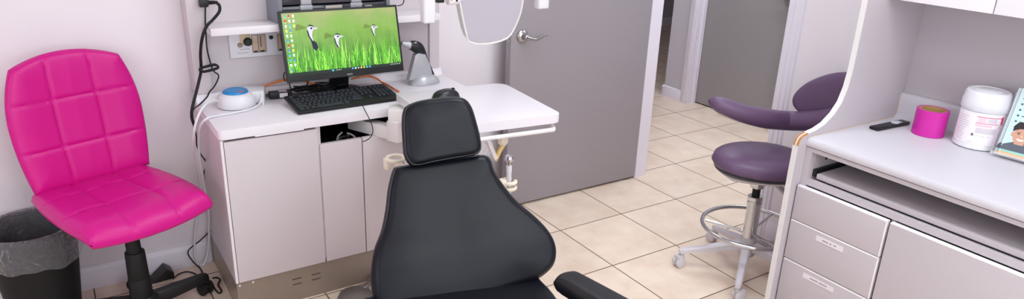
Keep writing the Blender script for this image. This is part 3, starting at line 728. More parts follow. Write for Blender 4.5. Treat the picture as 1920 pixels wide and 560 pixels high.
# ------------------------------------------------------------------ dental chair
cy_ = math.radians(17); cf = V((-math.sin(cy_), -math.cos(cy_), 0)); crt = V((math.cos(cy_), -math.sin(cy_), 0))
ct = math.radians(30); cup = Z_*math.cos(ct) - cf*math.sin(ct); cn = crt.cross(cup); cn = cn if cn.dot(cf) > 0 else -cn
CBp = px(856, 553, 2, .46)
dc = thing('dental_chair', 'black vinyl dental patient chair with contoured backrest and small headrest in the foreground', 'dental chair', (CBp.x, CBp.y, 0))
def cpl(u, v, P=None):
    d = ppl(u, v, P or CBp, cn)-(P or CBp); return d.dot(crt), d.dot(cup)
ol = [(738, 316), (750, 309), (800, 301), (860, 292), (905, 287), (921, 294), (929, 316), (948, 345), (974, 376), (1004, 402), (1032, 432), (1045, 462), (1043, 492), (1029, 511), (1008, 524), (962, 541), (912, 558), (850, 572), (770, 590), (722, 596), (703, 570), (697, 535), (697, 500), (703, 465), (716, 430), (724, 390), (729, 350)]
bo = [cpl(u, v) for u, v in ol]
hb = .034
def lumb(a, b_): return .012*math.exp(-((b_-.10)/.10)**2) - .012*math.exp(-(a/.09)**2)*math.exp(-((b_-.2)/.15)**2)
# the outline was taken on the front face: set the pad back by its half thickness
Pb = CBp - cn*hb
bk_ = part('backrest', MB().pad(bo, Pb, crt, cup, cn, hb, .03, .012, dent=lumb), m_leather, dc, smooth=70)
oc, _ = catmull([V((a, b_, 0)) for a, b_ in bo], 4, True); cen = sum(oc, V((0,0,0)))/len(oc)
part('piping', MB().tube([Pb+crt*q.x+cup*q.y+cn*(hb*.62) for q in [cen+(q-cen)*(1-.0065/(q-cen).length) for q in oc]], .0032, 8, 0, True), m_pipe, bk_)
part('back_shell', MB().pad([(a*.93, (b_-.2)*.93+.2) for a, b_ in bo], Pb-cn*.05, crt, cup, cn, .016, .012), m_lgrey, dc)
# headrest: steeper cushion
ht = math.radians(24); hup = Z_*math.cos(ht) - cf*math.sin(ht); hn = crt.cross(hup); hn = hn if hn.dot(cf) > 0 else -hn
sb = cpl(836, 296); HP = CBp + crt*sb[0] + cup*sb[1] + hn*.022
def hpl(u, v): d = ppl(u, v, HP, hn)-HP; return d.dot(crt), d.dot(hup)
hl = [(766, 195), (790, 186), (830, 180), (858, 179), (876, 184), (888, 200), (897, 228), (904, 258), (905, 280), (892, 290), (860, 297), (815, 305), (783, 311), (769, 307), (759, 289), (756, 255), (755, 225), (758, 205)]
ho = [hpl(u, v) for u, v in hl]
def hd_(a, b_): return -.006*math.exp(-((a-.01)/.045)**2)*math.exp(-((b_-.09)/.07)**2)
HPb = HP - hn*.03
hr = part('headrest', MB().pad(ho, HPb, crt, hup, hn, .03, .026, .008, dent=hd_), m_leather, dc, smooth=70)
oc, _ = catmull([V((a, b_, 0)) for a, b_ in ho], 4, True); cen = sum(oc, V((0,0,0)))/len(oc)
part('piping', MB().tube([HPb+crt*q.x+hup*q.y+hn*(.03*.6) for q in [cen+(q-cen)*(1-.006/(q-cen).length) for q in oc]], .0028, 8, 0, True), m_pipe, hr)
hc = sum((V((a, b_, 0)) for a, b_ in ho), V((0,0,0)))/len(ho)
hcw = HPb+crt*hc.x+hup*hc.y
part('headrest_bar', MB().obox(hcw-hn*.045-hup*.09, (crt, hup, hn), (.04, .16, .006), .003).obox(hcw-hn*.036, (crt, hup, hn), (.05, .04, .012), .004), m_chrome, dc)
# seat runs on towards the front of the room
SC = CBp + cf*.40 + Z_*.01 - crt*.0
so = []
for a, b_ in ((-.285, -.42), (-.22, -.46), (.22, -.46), (.285, -.42), (.30, -.2), (.285, .15), (.255, .45), (.22, .62), (.1, .66), (-.1, .66), (-.22, .62), (-.255, .45), (-.285, .15), (-.30, -.2)): so.append((a, b_))
part('seat', MB().pad(so, SC-Z_*.045, crt, cf, Z_, .045, .035, .015), m_leather, dc, smooth=70)
part('seat_frame', MB().obox(SC+cf*.02-Z_*.115, (crt, cf, Z_), (.2, .42, .024), .01), m_lgrey, dc)
part('back_hinge', MB().obox(SC-cf*.42-Z_*.1, (crt, cf, Z_), (.12, .06, .03), .008).obox(Pb-cn*.075+cup*.12, (crt, cup, cn), (.08, .2, .015), .006), m_lgrey, dc)
part('lift_column', MB().obox(SC+cf*.02-Z_*.24, (crt, cf, Z_), (.13, .2, .11), .02), m_lgrey, dc)
part('base_plate', MB().obox(V((SC.x, SC.y, .03))+cf*.05, (crt, cf, Z_), (.22, .42, .03), .012), m_lgrey, dc)
# armrest on the right hand side
ar0, ar1 = px(1066, 528, 2, .585), px(1140, 570, 2, .585)
ad_ = (ar1-ar0).normalized(); as_ = Z_.cross(ad_); al = .17
def armf(u, v, sd):
    a = u*math.sqrt(1-.12*v*v); b_ = v*math.sqrt(1-.18*u*u); m_ = max(abs(u), abs(v)); h = max(0, 1-m_**7)**.5
    return ac0 + ad_*(a*al) + as_*(b_*.043*(1+.06*a)) + Z_*((.024*h+.004*(1-b_*b_)*h) if sd > 0 else -.03*h)
ac0 = ar0+ad_*(al-.035)
part('armrest', MB().grid(armf, 40, 20), mat('armrest_urethane', (22, 22, 25), .38, bump=.15, bscale=220), dc, smooth=60)
part('arm_bracket', MB().obox(ac0-Z_*.045, (ad_, as_, Z_), (.09, .018, .016), .005).tube([ac0-Z_*.06, ac0-Z_*.13, (ac0+SC)/2-Z_*.08+V((0, 0, -.09)), SC-Z_*.1+crt*.15], .018, 12, 6), m_black, dc)
# instrument holder bar behind the back
hA, hB_ = px(742, 303, 1, -.93), px(954, 340, 1, -1.02)
part('holder_bar', MB().tube([hA+V((.02, .03, -.02)), hA+V((.1, .06, -.1)), (hA+hB_)/2+V((0, .05, -.12)), hB_+V((-.08, .04, -.03)), hB_+V((-.02, .01, -.01))], .011, 10, 6), m_cream, dc)
part('holder_ring', MB().tube([hA+V((.029*math.cos(t)*1.0, .029*math.sin(t), .012)) for t in [2*PI*k/16 for k in range(16)]], .0065, 10, 3, True)
     .obox(hA+V((-.03, .0, -.002)), (X_, Y_, Z_), (.009, .014, .018), .004), m_cream, dc, 'cream ring holder')
cl_ = MB()
cl_.tube([hB_+V((.024*math.cos(t), .024*math.sin(t), .0)) for t in [PI*.2+1.7*PI*k/10 for k in range(11)]], .007, 10, 3)
cl_.tube([hB_+V((.024*math.cos(t), .024*math.sin(t), -.022)) for t in [PI*.2+1.7*PI*k/10 for k in range(11)]], .007, 10, 3)
cl_.obox(hB_+V((-.028, 0, -.01)), (X_, Y_, Z_), (.012, .014, .024), .004)
part('holder_clip', cl_, m_cream, dc)
sh = thing('suction_handpiece', 'slim white and chrome suction handpiece hanging in the cream clip right of the backrest', 'dental handpiece', hB_+V((0, 0, -.16)))
part('handpiece_body', MB().lathe([(.006, -.16), (.0085, -.14), (.0085, .03), (.010, .04), (.010, .062)], hB_, (0, .03, 1), 20), m_white, sh)
part('handpiece_tip', MB().cyl(hB_+V((0, .002, .062)), hB_+V((0, .003, .075)), .008).lathe([(.006, 0), (.015, .006), (.0175, .016), (.013, .027), (.004, .031)], hB_+V((0, .003, .07)), (0, .03, 1), 22), m_chrome, sh, 'chrome ball valve')

# foot lever on the floor beside the chair base
fl_ = px(662, 556, 2, .0)
fp = thing('foot_lever', 'grey metal foot control on the tiles left of the dental chair', 'foot control', (fl_.x, fl_.y, 0))
part('lever_housing', MB().lathe([(.075, 0.0005), (.076, .01), (.066, .03), (.04, .042), (.006, .046)], fl_+V((.0, -.03, 0)), (0, 0, 1), 36), mat('cast_grey', (128, 122, 120), .35, metal=.6), fp)
part('lever_arm', MB().tube([fl_+V((.0, -.03, .03)), fl_+V((.06, .0, .032)), fl_+V((.10, .05, .026))], .011, 10, 5).ell(fl_+V((.11, .065, .024)), (X_, Y_, Z_), (.02, .02, .012)), mat('cast_grey', (0,0,0)), fp)

# ------------------------------------------------------------------ dental lamp above the chair
LY = -.92
LC = px(918, 8, 1, LY)
dl = thing('dental_lamp', 'white dental operating lamp with broad pale lens and grip handles above the chair', 'lamp', LC)
lt_ = math.radians(-14); lup = Z_*math.cos(lt_) - Y_*-math.sin(lt_); lup = V((0, -math.sin(math.radians(14)), math.cos(math.radians(14)))); ln = X_.cross(lup); ln = ln if ln.y < 0 else -ln
def lpl(u, v): d = ppl(u, v, LC, ln)-LC; return d.dot(X_), d.dot(lup)
ll = [(858, -10), (861, 5), (867, 36), (873, 62), (879, 77), (896, 81), (917, 80), (938, 75), (953, 67), (965, 47), (975, 20), (980, -10)]
lo = [lpl(u, v) for u, v in ll]; ytop = max(b_ for a, b_ in lo)
lo = lo + [(lo[-1][0]*1.0, ytop+.05), (lo[-1][0]*.8, ytop+.12), (lo[-1][0]*.35, ytop+.15), (lo[0][0]*.35, ytop+.15), (lo[0][0]*.8, ytop+.12), (lo[0][0]*1.0, ytop+.05)]
m_lens = mat('frosted_lens', (184, 179, 190), .25, spec=.5, coat=.2)
cen = V((0, .05, 0))
def lscale(d): return [tuple((cen+(V((a, b_, 0))-cen)*(1-d/(V((a, b_, 0))-cen).length)).xy) for a, b_ in lo]
def lw(pts, off): return [LC+X_*a+lup*b_+ln*off for a, b_ in pts]
part('lens', MB().prism(lw(lscale(.004), .002), ln*.004), m_lens, dl)
part('lamp_housing', MB().rings([lw(lscale(.05), -.075), lw(lscale(.02), -.07), lw(lscale(.004), -.04), lw(lscale(.001), 0.0), lw(lscale(.001), .003)]), m_white, dl)
ocl, _ = catmull([V((a, b_, 0)) for a, b_ in lo], 3, True)
part('lens_rim', MB().tube([LC+X_*q.x+lup*q.y+ln*.005 for q in ocl], .0036, 10, 0, True), m_ivory, dl)
for (u0_, u1_, vb) in ((791, 813, 45), (1005, 1025, 18)):
    p0, p1 = px(u0_, vb-3, 1, LY-.03), px(u1_, vb-3, 1, LY-.03)
    hw = (p1-p0).length/2; c = (p0+p1)/2
    part('grip_handle', MB().obox(c+Z_*.06, (X_, Y_, Z_), (hw, .016, .062), .008, seg=3), m_white, dl)
yb = px(836, 4, 1, LY-.02); pL, pR = px(800, 2, 1, LY-.03), px(1015, -14, 1, LY-.03)
part('yoke', MB().obox(V(((pL.x+LC.x)/2-.03, LY-.0, yb.z+.015)), (X_, Y_, Z_), (abs(LC.x-pL.x)/2-.02, .012, .014), .003)
     .cyl(V((yb.x+.005, LY-.02, yb.z+.008)), V((yb.x+.04, LY-.02, yb.z+.008)), .018, seg=24, bevel=.003), m_ivory, dl)
part('yoke', MB().obox(V((pR.x-.06, LY-.0, pR.z+.03)), (X_, Y_, Z_), (.07, .012, .012), .003), m_ivory, dl)
part('yoke_screw', MB().cyl(V((yb.x+.012, LY-.038, yb.z+.012)), V((yb.x+.012, LY-.03, yb.z+.012)), .005).box(yb.x-.035, yb.x-.01, LY-.03, LY-.012, yb.z+.0, yb.z+.02, .002).cyl(V((yb.x+.03, LY-.038, yb.z+.006)), V((yb.x+.03, LY-.03, yb.z+.006)), .004), m_black, dl)
top = LC + lup*(ytop+.15)
part('lamp_arm', MB().tube([top+V((0, .04, -.02)), top+V((0, .05, .12)), top+V((.05, .2, .3)), top+V((.1, .3, .6)), V((top.x+.1, top.y+.3, 2.66))], .018, 14, 6).lathe([(.06, 2.66), (.06, 2.6999)], V((top.x+.1, top.y+.3, 0)), (0, 0, 1), 24), m_white, dl)
# ------------------------------------------------------------------ purple operator stool
SH = V((-.715, -1.145, 0))
st = thing('operator_stool', 'purple vinyl dental operator stool with curved body support and chrome foot ring by the doorway', 'stool', SH)
sz = .55
sf = V((-.86, -.5, 0)).normalized(); sr = V((-sf.y, sf.x, 0))
SCt = px(1430, 297, 2, sz)
def stf(u, v, sd):
    a = u*math.sqrt(1-.48*v*v); b_ = v*math.sqrt(1-.48*u*u); m_ = (max(0., min(1., a*a+b_*b_+.0)))**.5*.98 if max(abs(u), abs(v)) < .999 else 1.; h = max(0, 1-m_**3.2)**.5
    dish = -.018*math.exp(-((a*a+b_*b_)/.25))
    z = (.066*h+dish*h*1.2) if sd > 0 else -.034*h
    return SCt + X_*0 + V((.8, -.6, 0))*(a*.215) + V((.6, .8, 0))*(b_*.185) + Z_*(z-.02)
part('seat', MB().grid(stf, 40, 40), m_purple, st, smooth=70)
def plate(u, v, sd):
    q = stf(u*.93, v*.93, -1); q.z = SCt.z-.02 - (.034 if sd > 0 else .046)*(1 if max(abs(u), abs(v)) < .999 else .9); return q
part('seat_pan', MB().grid(plate, 16, 16), mat('stool_pan', (196, 190, 188), .5), st)
cx_, cyy = SH.x, SH.y
part('column_collar', MB().lathe([(.032, .485), (.034, .49), (.034, .43), (.032, .425)][::-1], V((cx_, cyy, 0)), (0, 0, 1), 28).cyl((cx_, cyy, .42), (cx_, cyy, .427), .030), m_chrome, st)
part('gas_piston', MB().cyl((cx_, cyy, .33), (cx_, cyy, .45), .0175), m_blackm, st)
part('column_sleeve', MB().lathe([(.030, .17), (.030, .34), (.033, .345), (.033, .375), (.029, .378), (.017, .378)], V((cx_, cyy, 0)), (0, 0, 1), 28), m_chrome, st)
part('base_hub', MB().lathe([(.034, .085), (.04, .095), (.038, .15), (.033, .175), (.028, .18)], V((cx_, cyy, 0)), (0, 0, 1), 28), m_lgrey, st)
m_leg = mat('stool_leg', (206, 200, 206), .4)
for k in range(5):
    t = math.radians(142+72*k); d = V((math.cos(t), math.sin(t), 0)); s_ = V((-d.y, d.x, 0)); rs = []
    for r_, z, w_, h in ((.03, .135, .022, .02), (.1, .122, .019, .017), (.2, .098, .016, .013), (.285, .082, .014, .011), (.30, .079, .010, .009)):
        c = SH+d*r_+Z_*z; rs.append([c+s_*(w_*x)+Z_*(h*y) for x, y in ((-1, -1), (1, -1), (1, .5), (.6, 1), (-.6, 1), (-1, .5))])
    part('base_leg', MB().rings(rs), m_leg, st)
    c = SH+d*.285; sw = t+(.5, 2.2, 1.1, 2.6, .3)[k]; wd = V((math.cos(sw), math.sin(sw), 0)); wn = V((-wd.y, wd.x, 0)); q = c+wd*.012+Z_*.026
    co = part('caster', MB().cyl(q-wn*.021, q-wn*.005, .0255, seg=24, bevel=.003).cyl(q+wn*.005, q+wn*.021, .0255, seg=24, bevel=.003), m_leg, st)
    part('caster_stem', MB().cyl(c+Z_*.045, c+Z_*.08, .009).obox(q+Z_*.019, (wd, wn, Z_), (.018, .02, .012), .005), m_lgrey, co)
rz = .22; RC = V((cx_+.01, cyy+.005, rz))
ring = MB().tube([RC+V((.215*math.cos(a), .215*math.sin(a), 0)) for a in [2*PI*k/24 for k in range(24)]], .0095, 12, 2, True)
fr_ = part('foot_ring', ring, m_chrome, st)
sp_ = MB()
for k in range(3):
    a = 2.3+2*PI*k/3; d = V((math.cos(a), math.sin(a), 0)); sp_.tube([RC+d*.2, V((cx_, cyy, rz-.02))+d*.025], .006, 8, 0)
part('ring_spoke', sp_, m_chrome, fr_)
part('support_arm', MB().tube([V((cx_+.01, cyy-.01, .47)), V((cx_+.07, cyy-.035, .44)), V((cx_+.16, cyy-.10, .36)), V((cx_+.24, cyy-.13, .42)), V((cx_+.235, cyy-.10, .60)), V((cx_+.215, cyy-.09, .70))], .013, 12, 6)
     .cyl(V((cx_, cyy, .468)), V((cx_, cyy, .49)), .03), m_chrome, st)
# body support: curved bolster running round the front
bp = [px(1331, 188, 1, -.94), px(1350, 196, 1, -.99), px(1390, 211, 1, -1.05), px(1430, 221, 1, -1.09), px(1475, 226, 1, -1.11), px(1520, 226, 0, -.51), px(1556, 222, 0, -.50), px(1590, 214, 0, -.50)]
def brad(t): return .042*min(1, (max(0, math.sin(PI*min(1, max(0, t*.98+.01))))*3.2)**.45)*(1-.02*t)*1.0
part('body_support', MB().tube(bp, .04, 20, 6, rr=lambda t: (.031+.013*min(1, t*2.2))*min(1, max(.15, (t*7+.03))**.5)*min(1, max(.15, ((1-t)*9))**.5)), m_purple, st, smooth=70)
part('support_pan', MB().tube([p-Z_*.036+V((.012, .012, 0)) for p in bp[1:-1]], .012, 10, 5), mat('stool_pan', (0,0,0)), st)
# lumbar back pad
kc_ = px(1568, 180, 0, -.44)
kr = V((.17, -.985, 0)); kn_ = V((.985, .17, 0))
def kf(u, v, sd):
    a = u*math.sqrt(1-.5*v*v); b_ = v*math.sqrt(1-.5*u*u); m_ = max(abs(u), abs(v)); h = max(0, 1-m_**5)**.5
    return kc_ + kr*(a*.165) + Z_*(b_*.105+.045*a) + kn_*((-.022*h if sd < 0 else .022*h)-.05*a*a)
part('backrest', MB().grid(kf, 30, 24), m_purple, st, smooth=70)
part('backrest_bracket', MB().tube([V((cx_+.215, cyy-.09, .70)), kc_+V((-.02, .02, -.12)), kc_+V((.0, .0, -.03))], .012, 10, 5), m_black, st)

# ------------------------------------------------------------------ right hand cabinet
YE = -1.495
ec = thing('supply_cabinet', 'pale laminate cabinet with three drawers and doors under the right hand counter', 'cabinet', (-.66, -2.2, 0))
epi = [px(u, v, 1, YE) for u, v in ((1627, 0), (1612, 70), (1600, 130), (1593, 160), (1580, 190), (1565, 213), (1545, 233), (1528, 244), (1513, 248), (1504, 253))]
prof = [(-.752, 2.1)] + [(-.752, 1.15), (-.754, 1.03), (-.762, .965), (-.782, .91), (-.815, .87), (-.862, .838), (-.91, .822), (-.955, .815), (-.985, .808), (-1.0, .795), (-1.006, .775)] + [(-1.006, .0)]
pan = [(x, YE, z) for x, z in prof] + [(-.352, YE, 0), (-.352, YE, 2.1)]
part('end_panel', MB().prism(pan, (0, .019, 0)), m_lam2, ec)
# white edge strip following the panel's front edge
def strip(i0, i1):
    mb = MB(); rs = []
    for i in range(i0, i1+1):
        x, z = prof[i]
        a = prof[max(0, i-1)]; b_ = prof[min(len(prof)-1, i+1)]
        t = V((b_[0]-a[0], 0, b_[1]-a[1])).normalized(); nrm = V((t.z, 0, -t.x)); nrm = nrm if nrm.x < 0 else -nrm
        P = V((x, YE, z))
        rs.append([P+V((0, -.0008, 0))-nrm*.002, P+V((0, -.0008, 0))+nrm*.0014, P+V((0, .0196, 0))+nrm*.0014, P+V((0, .0196, 0))-nrm*.002])
    return mb.rings(rs)
m_strip = mat('white_edge_strip', (218, 213, 212), .4)
part('edge_strip', strip(0, 8), m_strip, ec, 'white edge strip')
part('edge_strip', strip(11, 12), m_strip, ec, 'white edge strip')
part('chipped_edge', strip(8, 11), m_wood, ec, 'bare brown chipped edge at the counter corner')
part('chip_strip', MB().tube([V((x-.002, YE+.008, z+.001)) for x, z in prof[8:12]], .0022, 8, 3), m_strip, ec)
YR = -2.92
bd = MB().box(-.95, -.352, YR-.018, YR, 0, .765).box(-.94, -.36, YR, YE, .06, .078).box(-.37, -.352, YR, YE, .06, .765).box(-.95, -.932, YE-.026, YE-.0005, .06, .765)
bd.box(-.95, -.932, YR, YE-.026, .622, .645).box(-.95, -.932, YR, YE-.026, .75, .765).box(-.93, -.36, YE-.03, YE-.012, .62, .765).box(-.94, -.36, -1.866, -1.85, .078, .62)
bd.box(-.93, -.37, YR, YE-.03, .624, .634)
part('carcass', bd, m_lam2, ec)
part('toe_kick', MB().box(-.9, -.86, YR, YE-.0005, 0, .06), m_plinth, ec)
m_edge = mat('right_drawer_lit_edge', (236, 231, 234), .4)  # pale colour paints in the highlight on lit drawer and door edges
def front(name, y0, y1, z0, z1):
    f_ = part(name, MB().box(-.970, -.951, y1, y0, z0, z1, .0016), m_lam2, ec)
    part('lit_front_edge', MB().box(-.9705, -.952, y1+.001, y0-.001, z1-.0045, z1+.0006, .0006).box(-.9705, -.952, y1-.0004, y1+.0036, z0+.001, z1-.001, .0006), m_edge, f_)
    return f_
fy0, fy1 = -1.5005, -1.852
d_1 = front('drawer', fy0, fy1, .481, .617); d_2 = front('drawer', fy0, fy1, .316, .477); d_3 = front('drawer', fy0, fy1, .085, .311)
front('cabinet_door', -1.862, -2.385, .085, .617); front('cabinet_door', -2.391, -2.915, .085, .617)
def sticker(ua, va, ub, vb, h, par, rnd):
    a, b_ = px(ua, va, 0, -.9705), px(ub, vb, 0, -.9705); z = (a.z+b_.z)/2
    s = part('label_sticker', MB().box(-.9712, -.9702, b_.y, a.y, z-h/2, z+h/2), m_sticker, par, 'white label strip with small print')
    pr = MB(); y = a.y-.026; rg = random.Random(rnd)
    while y > b_.y+.03:
        w_ = .003+.004*rg.random()
        if rg.random() > .12: pr.box(-.9716, -.971, y-w_, y, z-.002, z+.002)
        y -= w_+.0014
    part('sticker_print', pr, m_print, s)
sticker(1530, 446, 1581, 467, .021, d_2, 1); sticker(1505, 516, 1563, 542, .02, d_3, 4)
# pull-out tray in the open slot
pt = thing('pullout_tray', 'sliding keyboard tray pushed into the slot below the right hand counter', 'tray', (-.7, -2.2, .652))
part('tray_board', MB().box(-.934, -.5, YR+.03, YE-.052, .652, .671, .001), m_lam2, pt)
part('slide_rail', MB().box(-.93, -.5, YE-.046, YE-.0305, .655, .682, .001), m_black, pt)
part('slide_rail', MB().box(-.93, -.5, YR+.003, YR+.029, .655, .682, .001), m_black, pt)
kh = MB()
for dy, dz in ((0, 0), (.02, .012)):
    kh.cyl((-.86+dy, YE-.0305, .712+dz), (-.86+dy, YE-.0312, .712+dz), .006)
kh.box(-.859, -.842, YE-.0312, YE-.0306, .714, .720)
part('slot_hole', kh, m_black, ec)
# counter
ct_ = thing('counter', 'white laminate counter with coved backsplash on the right hand drawers', 'counter', (-.66, -2.2, .765))
cpz = [(-.36, .765), (-.945, .765), (-.955, .769), (-.958, .776), (-.957, .791), (-.952, .798), (-.942, .8005), (-.40, .8), (-.388, .802), (-.381, .809), (-.379, .82), (-.378, .885), (-.374, .896), (-.366, .901), (-.352, .901), (-.352, .765)]
part('counter_top', MB().prism([(x, YE-.0005, z) for x, z in cpz], (0, YR-YE, 0)), m_cnt, ct_)
part('caulk_line', MB().tube([(-.957, YE-.001, .8), (-.6, YE-.001, .8015), (-.392, YE-.001, .8015), (-.381, YE-.001, .815), (-.378, YE-.001, .89), (-.365, YE-.001, .902)], .0016, 6, 0), mat('caulk', (198, 176, 150), .6), ct_)
bpn = thing('wall_panel', 'pale grey laminate panel on the wall above the counter backsplash', 'panel', (-.345, -2.2, .9))
part('panel_board', MB().box(-.356, -.345, YR, YE-.0005, .9015, 1.289), m_lam2, bpn)
uc = thing('wall_cabinet', 'pale wall cabinet with flat doors hanging above the right hand counter', 'wall cabinet', (-.48, -2.2, 1.29))
part('carcass', MB().box(-.605, -.345, YR, YE-.0005, 1.29, 1.308).box(-.605, -.345, YR, YE-.0005, 2.08, 2.1).box(-.36, -.345, YR, YE-.0005, 1.308, 2.08), m_lam2, uc)
for y0, y1 in ((-1.498, -1.852), (-1.856, -2.21), (-2.214, -2.568), (-2.572, -2.918)):
    part('door', MB().box(-.624, -.606, y1, y0, 1.288, 2.08, .0015), m_top, uc)

# things on the counter ----------------------------------------------
ra, rb = (px(1639, 241, 2, .806)), px(1697, 229, 2, .806)
rd = (rb-ra).normalized(); rs_ = Z_.cross(rd); rcn = (ra+rb)/2; rcn.z = .8072
rm = thing('remote_control', 'small black remote control lying on the right hand counter left of the pink roll', 'remote control', (rcn.x, rcn.y, .8008))
part('remote_body', MB().obox(rcn, (rd, rs_, Z_), ((rb-ra).length/2+.004, .019, .006), .004), m_black, rm)
rbt = MB()
for i in range(3):
    for j in range(2): rbt.cyl(rcn+rd*(-.045+.02*i)+rs_*(-.006+.012*j)+Z_*.006, rcn+rd*(-.045+.02*i)+rs_*(-.006+.012*j)+Z_*.0072, .0035, seg=12)
part('button', rbt, mat('button_grey', (70, 72, 76), .5), rm, kind='stuff')
part('dial_pad', MB().lathe([(.015, 0), (.015, .003), (.009, .0045), (.006, .004), (.003, .004)], rcn+rd*.03+Z_*.006, (0, 0, 1), 24).obox(rcn+rd*.055+Z_*.0065, (rd, rs_, Z_), (.008, .01, .001)), mat('pale_pad', (206, 204, 216), .3), rm, 'pale round button pad')

tp0 = px(1738, 240, 2, .845); tpc = V((-.492, -1.686, .8008))
trl = thing('tape_roll', 'roll of glossy hot pink film standing on end on the right hand counter', 'tape roll', tpc)
th_ = .098; ro = .0555
part('tape', MB().lathe([(ro-.010, 0), (ro-.001, 0), (ro, .001), (ro, th_-.001), (ro-.001, th_), (ro-.010, th_)], tpc, (0, 0, 1), 56, 0, True), mat('pink_film', (196, 34, 152), .3), trl)
part('core', MB().lathe([(ro-.015, .0005), (ro-.0102, .0005), (ro-.0102, th_-.0005), (ro-.015, th_-.0005)], tpc, (0, 0, 1), 56, 0, True), mat('card_core', (176, 138, 88), .7), trl, 'brown cardboard core')
# canister of wipes ----------------------------------------------------
wc = V((-.462, -1.842, .8008))
cn_ = thing('wipes_canister', 'tall white wipes canister with ribbed lid on the right hand counter', 'canister', wc)
R0 = .0725
part('canister_body', MB().lathe([(R0-.006, 0), (R0, .004), (R0+.001, .012), (R0-.001, .016), (R0-.001, .135), (R0-.004, .14)], wc, (0, 0, 1), 64), m_white, cn_)
lid = part('lid', MB().lathe([(R0+.001, .139), (R0+.003, .143), (R0+.003, .172), (R0, .178), (R0-.001, .198), (R0-.006, .206), (R0-.012, .208), (R0-.015, .203), (R0-.03, .202), (.004, .203)], wc, (0, 0, 1), 64), m_white, cn_)
vd = V((CC.x-wc.x, CC.y-wc.y, 0)).normalized(); va = math.atan2(vd.y, vd.x)
part('flip_cap', MB().lathe([(.046, .2), (.046, .2055), (.04, .208), (.004, .209)], wc, (0, 0, 1), 40), mat('lid_shade', (218, 216, 222), .35), lid)
def wrap(a0, a1, z0, z1, r=None, mi=0, mb=None, n=16):
    r = r or R0-.0004; mb = mb or MB()
    t = bmesh.new(); lo_ = []; hi_ = []
    for k in range(n+1):
        a = va+math.radians(a0+(a1-a0)*k/n); lo_.append(t.verts.new(wc+V((r*math.cos(a), r*math.sin(a), z0)))); hi_.append(t.verts.new(wc+V((r*math.cos(a), r*math.sin(a), z1))))
    for k in range(n): t.faces.new((lo_[k], lo_[k+1], hi_[k+1], hi_[k]))
    return mb._merge(t, mi)
lab = [mat('label_white', (236, 226, 232), .4), mat('label_red', (206, 70, 104), .4), mat('label_pink', (226, 196, 206), .4), mat('label_grey', (206, 196, 202), .5), mat('label_dark', (96, 90, 98), .5)]
lm = MB(); wrap(-120, 95, .022, .132, mb=lm, n=60)
r1 = R0-.0001
wrap(-12, 52, .122, .1245, r1, 1, lm); wrap(-12, 46, .1, .102, r1, 1, lm); wrap(52, 60, .022, .128, r1, 1, lm)
wrap(-8, 12, .104, .12, r1, 2, lm); wrap(16, 40, .104, .12, r1, 3, lm); wrap(-8, 44, .064, .084, r1, 3, lm); wrap(-12, 30, .088, .098, r1, 2, lm)
wrap(-16, -10, .052, .061, r1, 4, lm)
rg = random.Random(4)
for k in range(11):
    z = .03+.0085*k; wrap(-62, -62+22+rg.random()*14, z, z+.003, r1, 3, lm, 6)
for k in range(3): wrap(-6+14*k, 3+14*k, .053, .056, r1, 3, lm, 5)
wrap(-22, -8, .028, .0305, r1, 3, lm, 5)
part('label', lm, lab, cn_, 'white label with red lines and fine print')

# brochure holder with leaflets -----------------------------------------
bL = px(1858, 286, 2, .8125); bdir = V((.10, -.995, 0)).normalized(); bln = math.radians(17)
bback = V((-bdir.y, bdir.x, 0)); bback = bback if bback.x > 0 else -bback       # away from the viewer
bu = Z_*math.cos(bln)+bback*math.sin(bln); bf = -(bdir.cross(bu)) ; bf = bf if bf.x < 0 else -bf
m_acr = mat('clear_acrylic', (226, 226, 232), .06, alpha=.25, spec=.8)
bh = thing('brochure_holder', 'clear acrylic leaflet stand at the right end of the counter beside the canister', 'brochure holder', bL)
BW, BH = .225, .235
def bp3(a, b_, d=0): return bL+bdir*a+bu*b_+bf*d
hb_ = MB()
hb_.obox(bp3(BW/2, BH/2-.01, -.031), (bdir, bu, bf), (BW/2+.003, BH/2, .0015)).obox(bp3(BW/2, .004, .0025), (bdir, bu, bf), (BW/2+.003, .005, .0012))
hb_.obox(bp3(BW/2, -.0005, -.015), (bdir, bu, bf), (BW/2+.003, .0014, .018)).obox(bp3(-.0015, .05, -.015), (bdir, bu, bf), (.0014, .05, .0165)).obox(bp3(BW+.0015, .05, -.015), (bdir, bu, bf), (.0014, .05, .0165))
ft0 = bp3(BW/2, 0, -.03)
hb_.prism([V((ft0.x, ft0.y, .8008))+bdir*(-BW/2), V((ft0.x, ft0.y, .8008))+bdir*(-BW/2)+bback*.07, V((ft0.x, ft0.y, .803))+bdir*(-BW/2)+bback*.07, V((ft0.x, ft0.y, .803))+bdir*(-BW/2)], bdir*BW)
part('stand_body', hb_, m_acr, bh)
bro = [mat('paper_teal', (190, 212, 212), .45), mat('paper_side', (228, 226, 234), .5), mat('hair_dark', (44, 34, 36), .6), mat('skin_print', (200, 150, 126), .5), mat('shirt_print', (88, 92, 104), .6), mat('orange_print', (220, 176, 130), .5), mat('ink', (70, 72, 84), .6), mat('teal_deep', (150, 200, 188), .5), mat('skin_light', (228, 184, 158), .5), mat('teeth_print', (240, 232, 228), .5)]
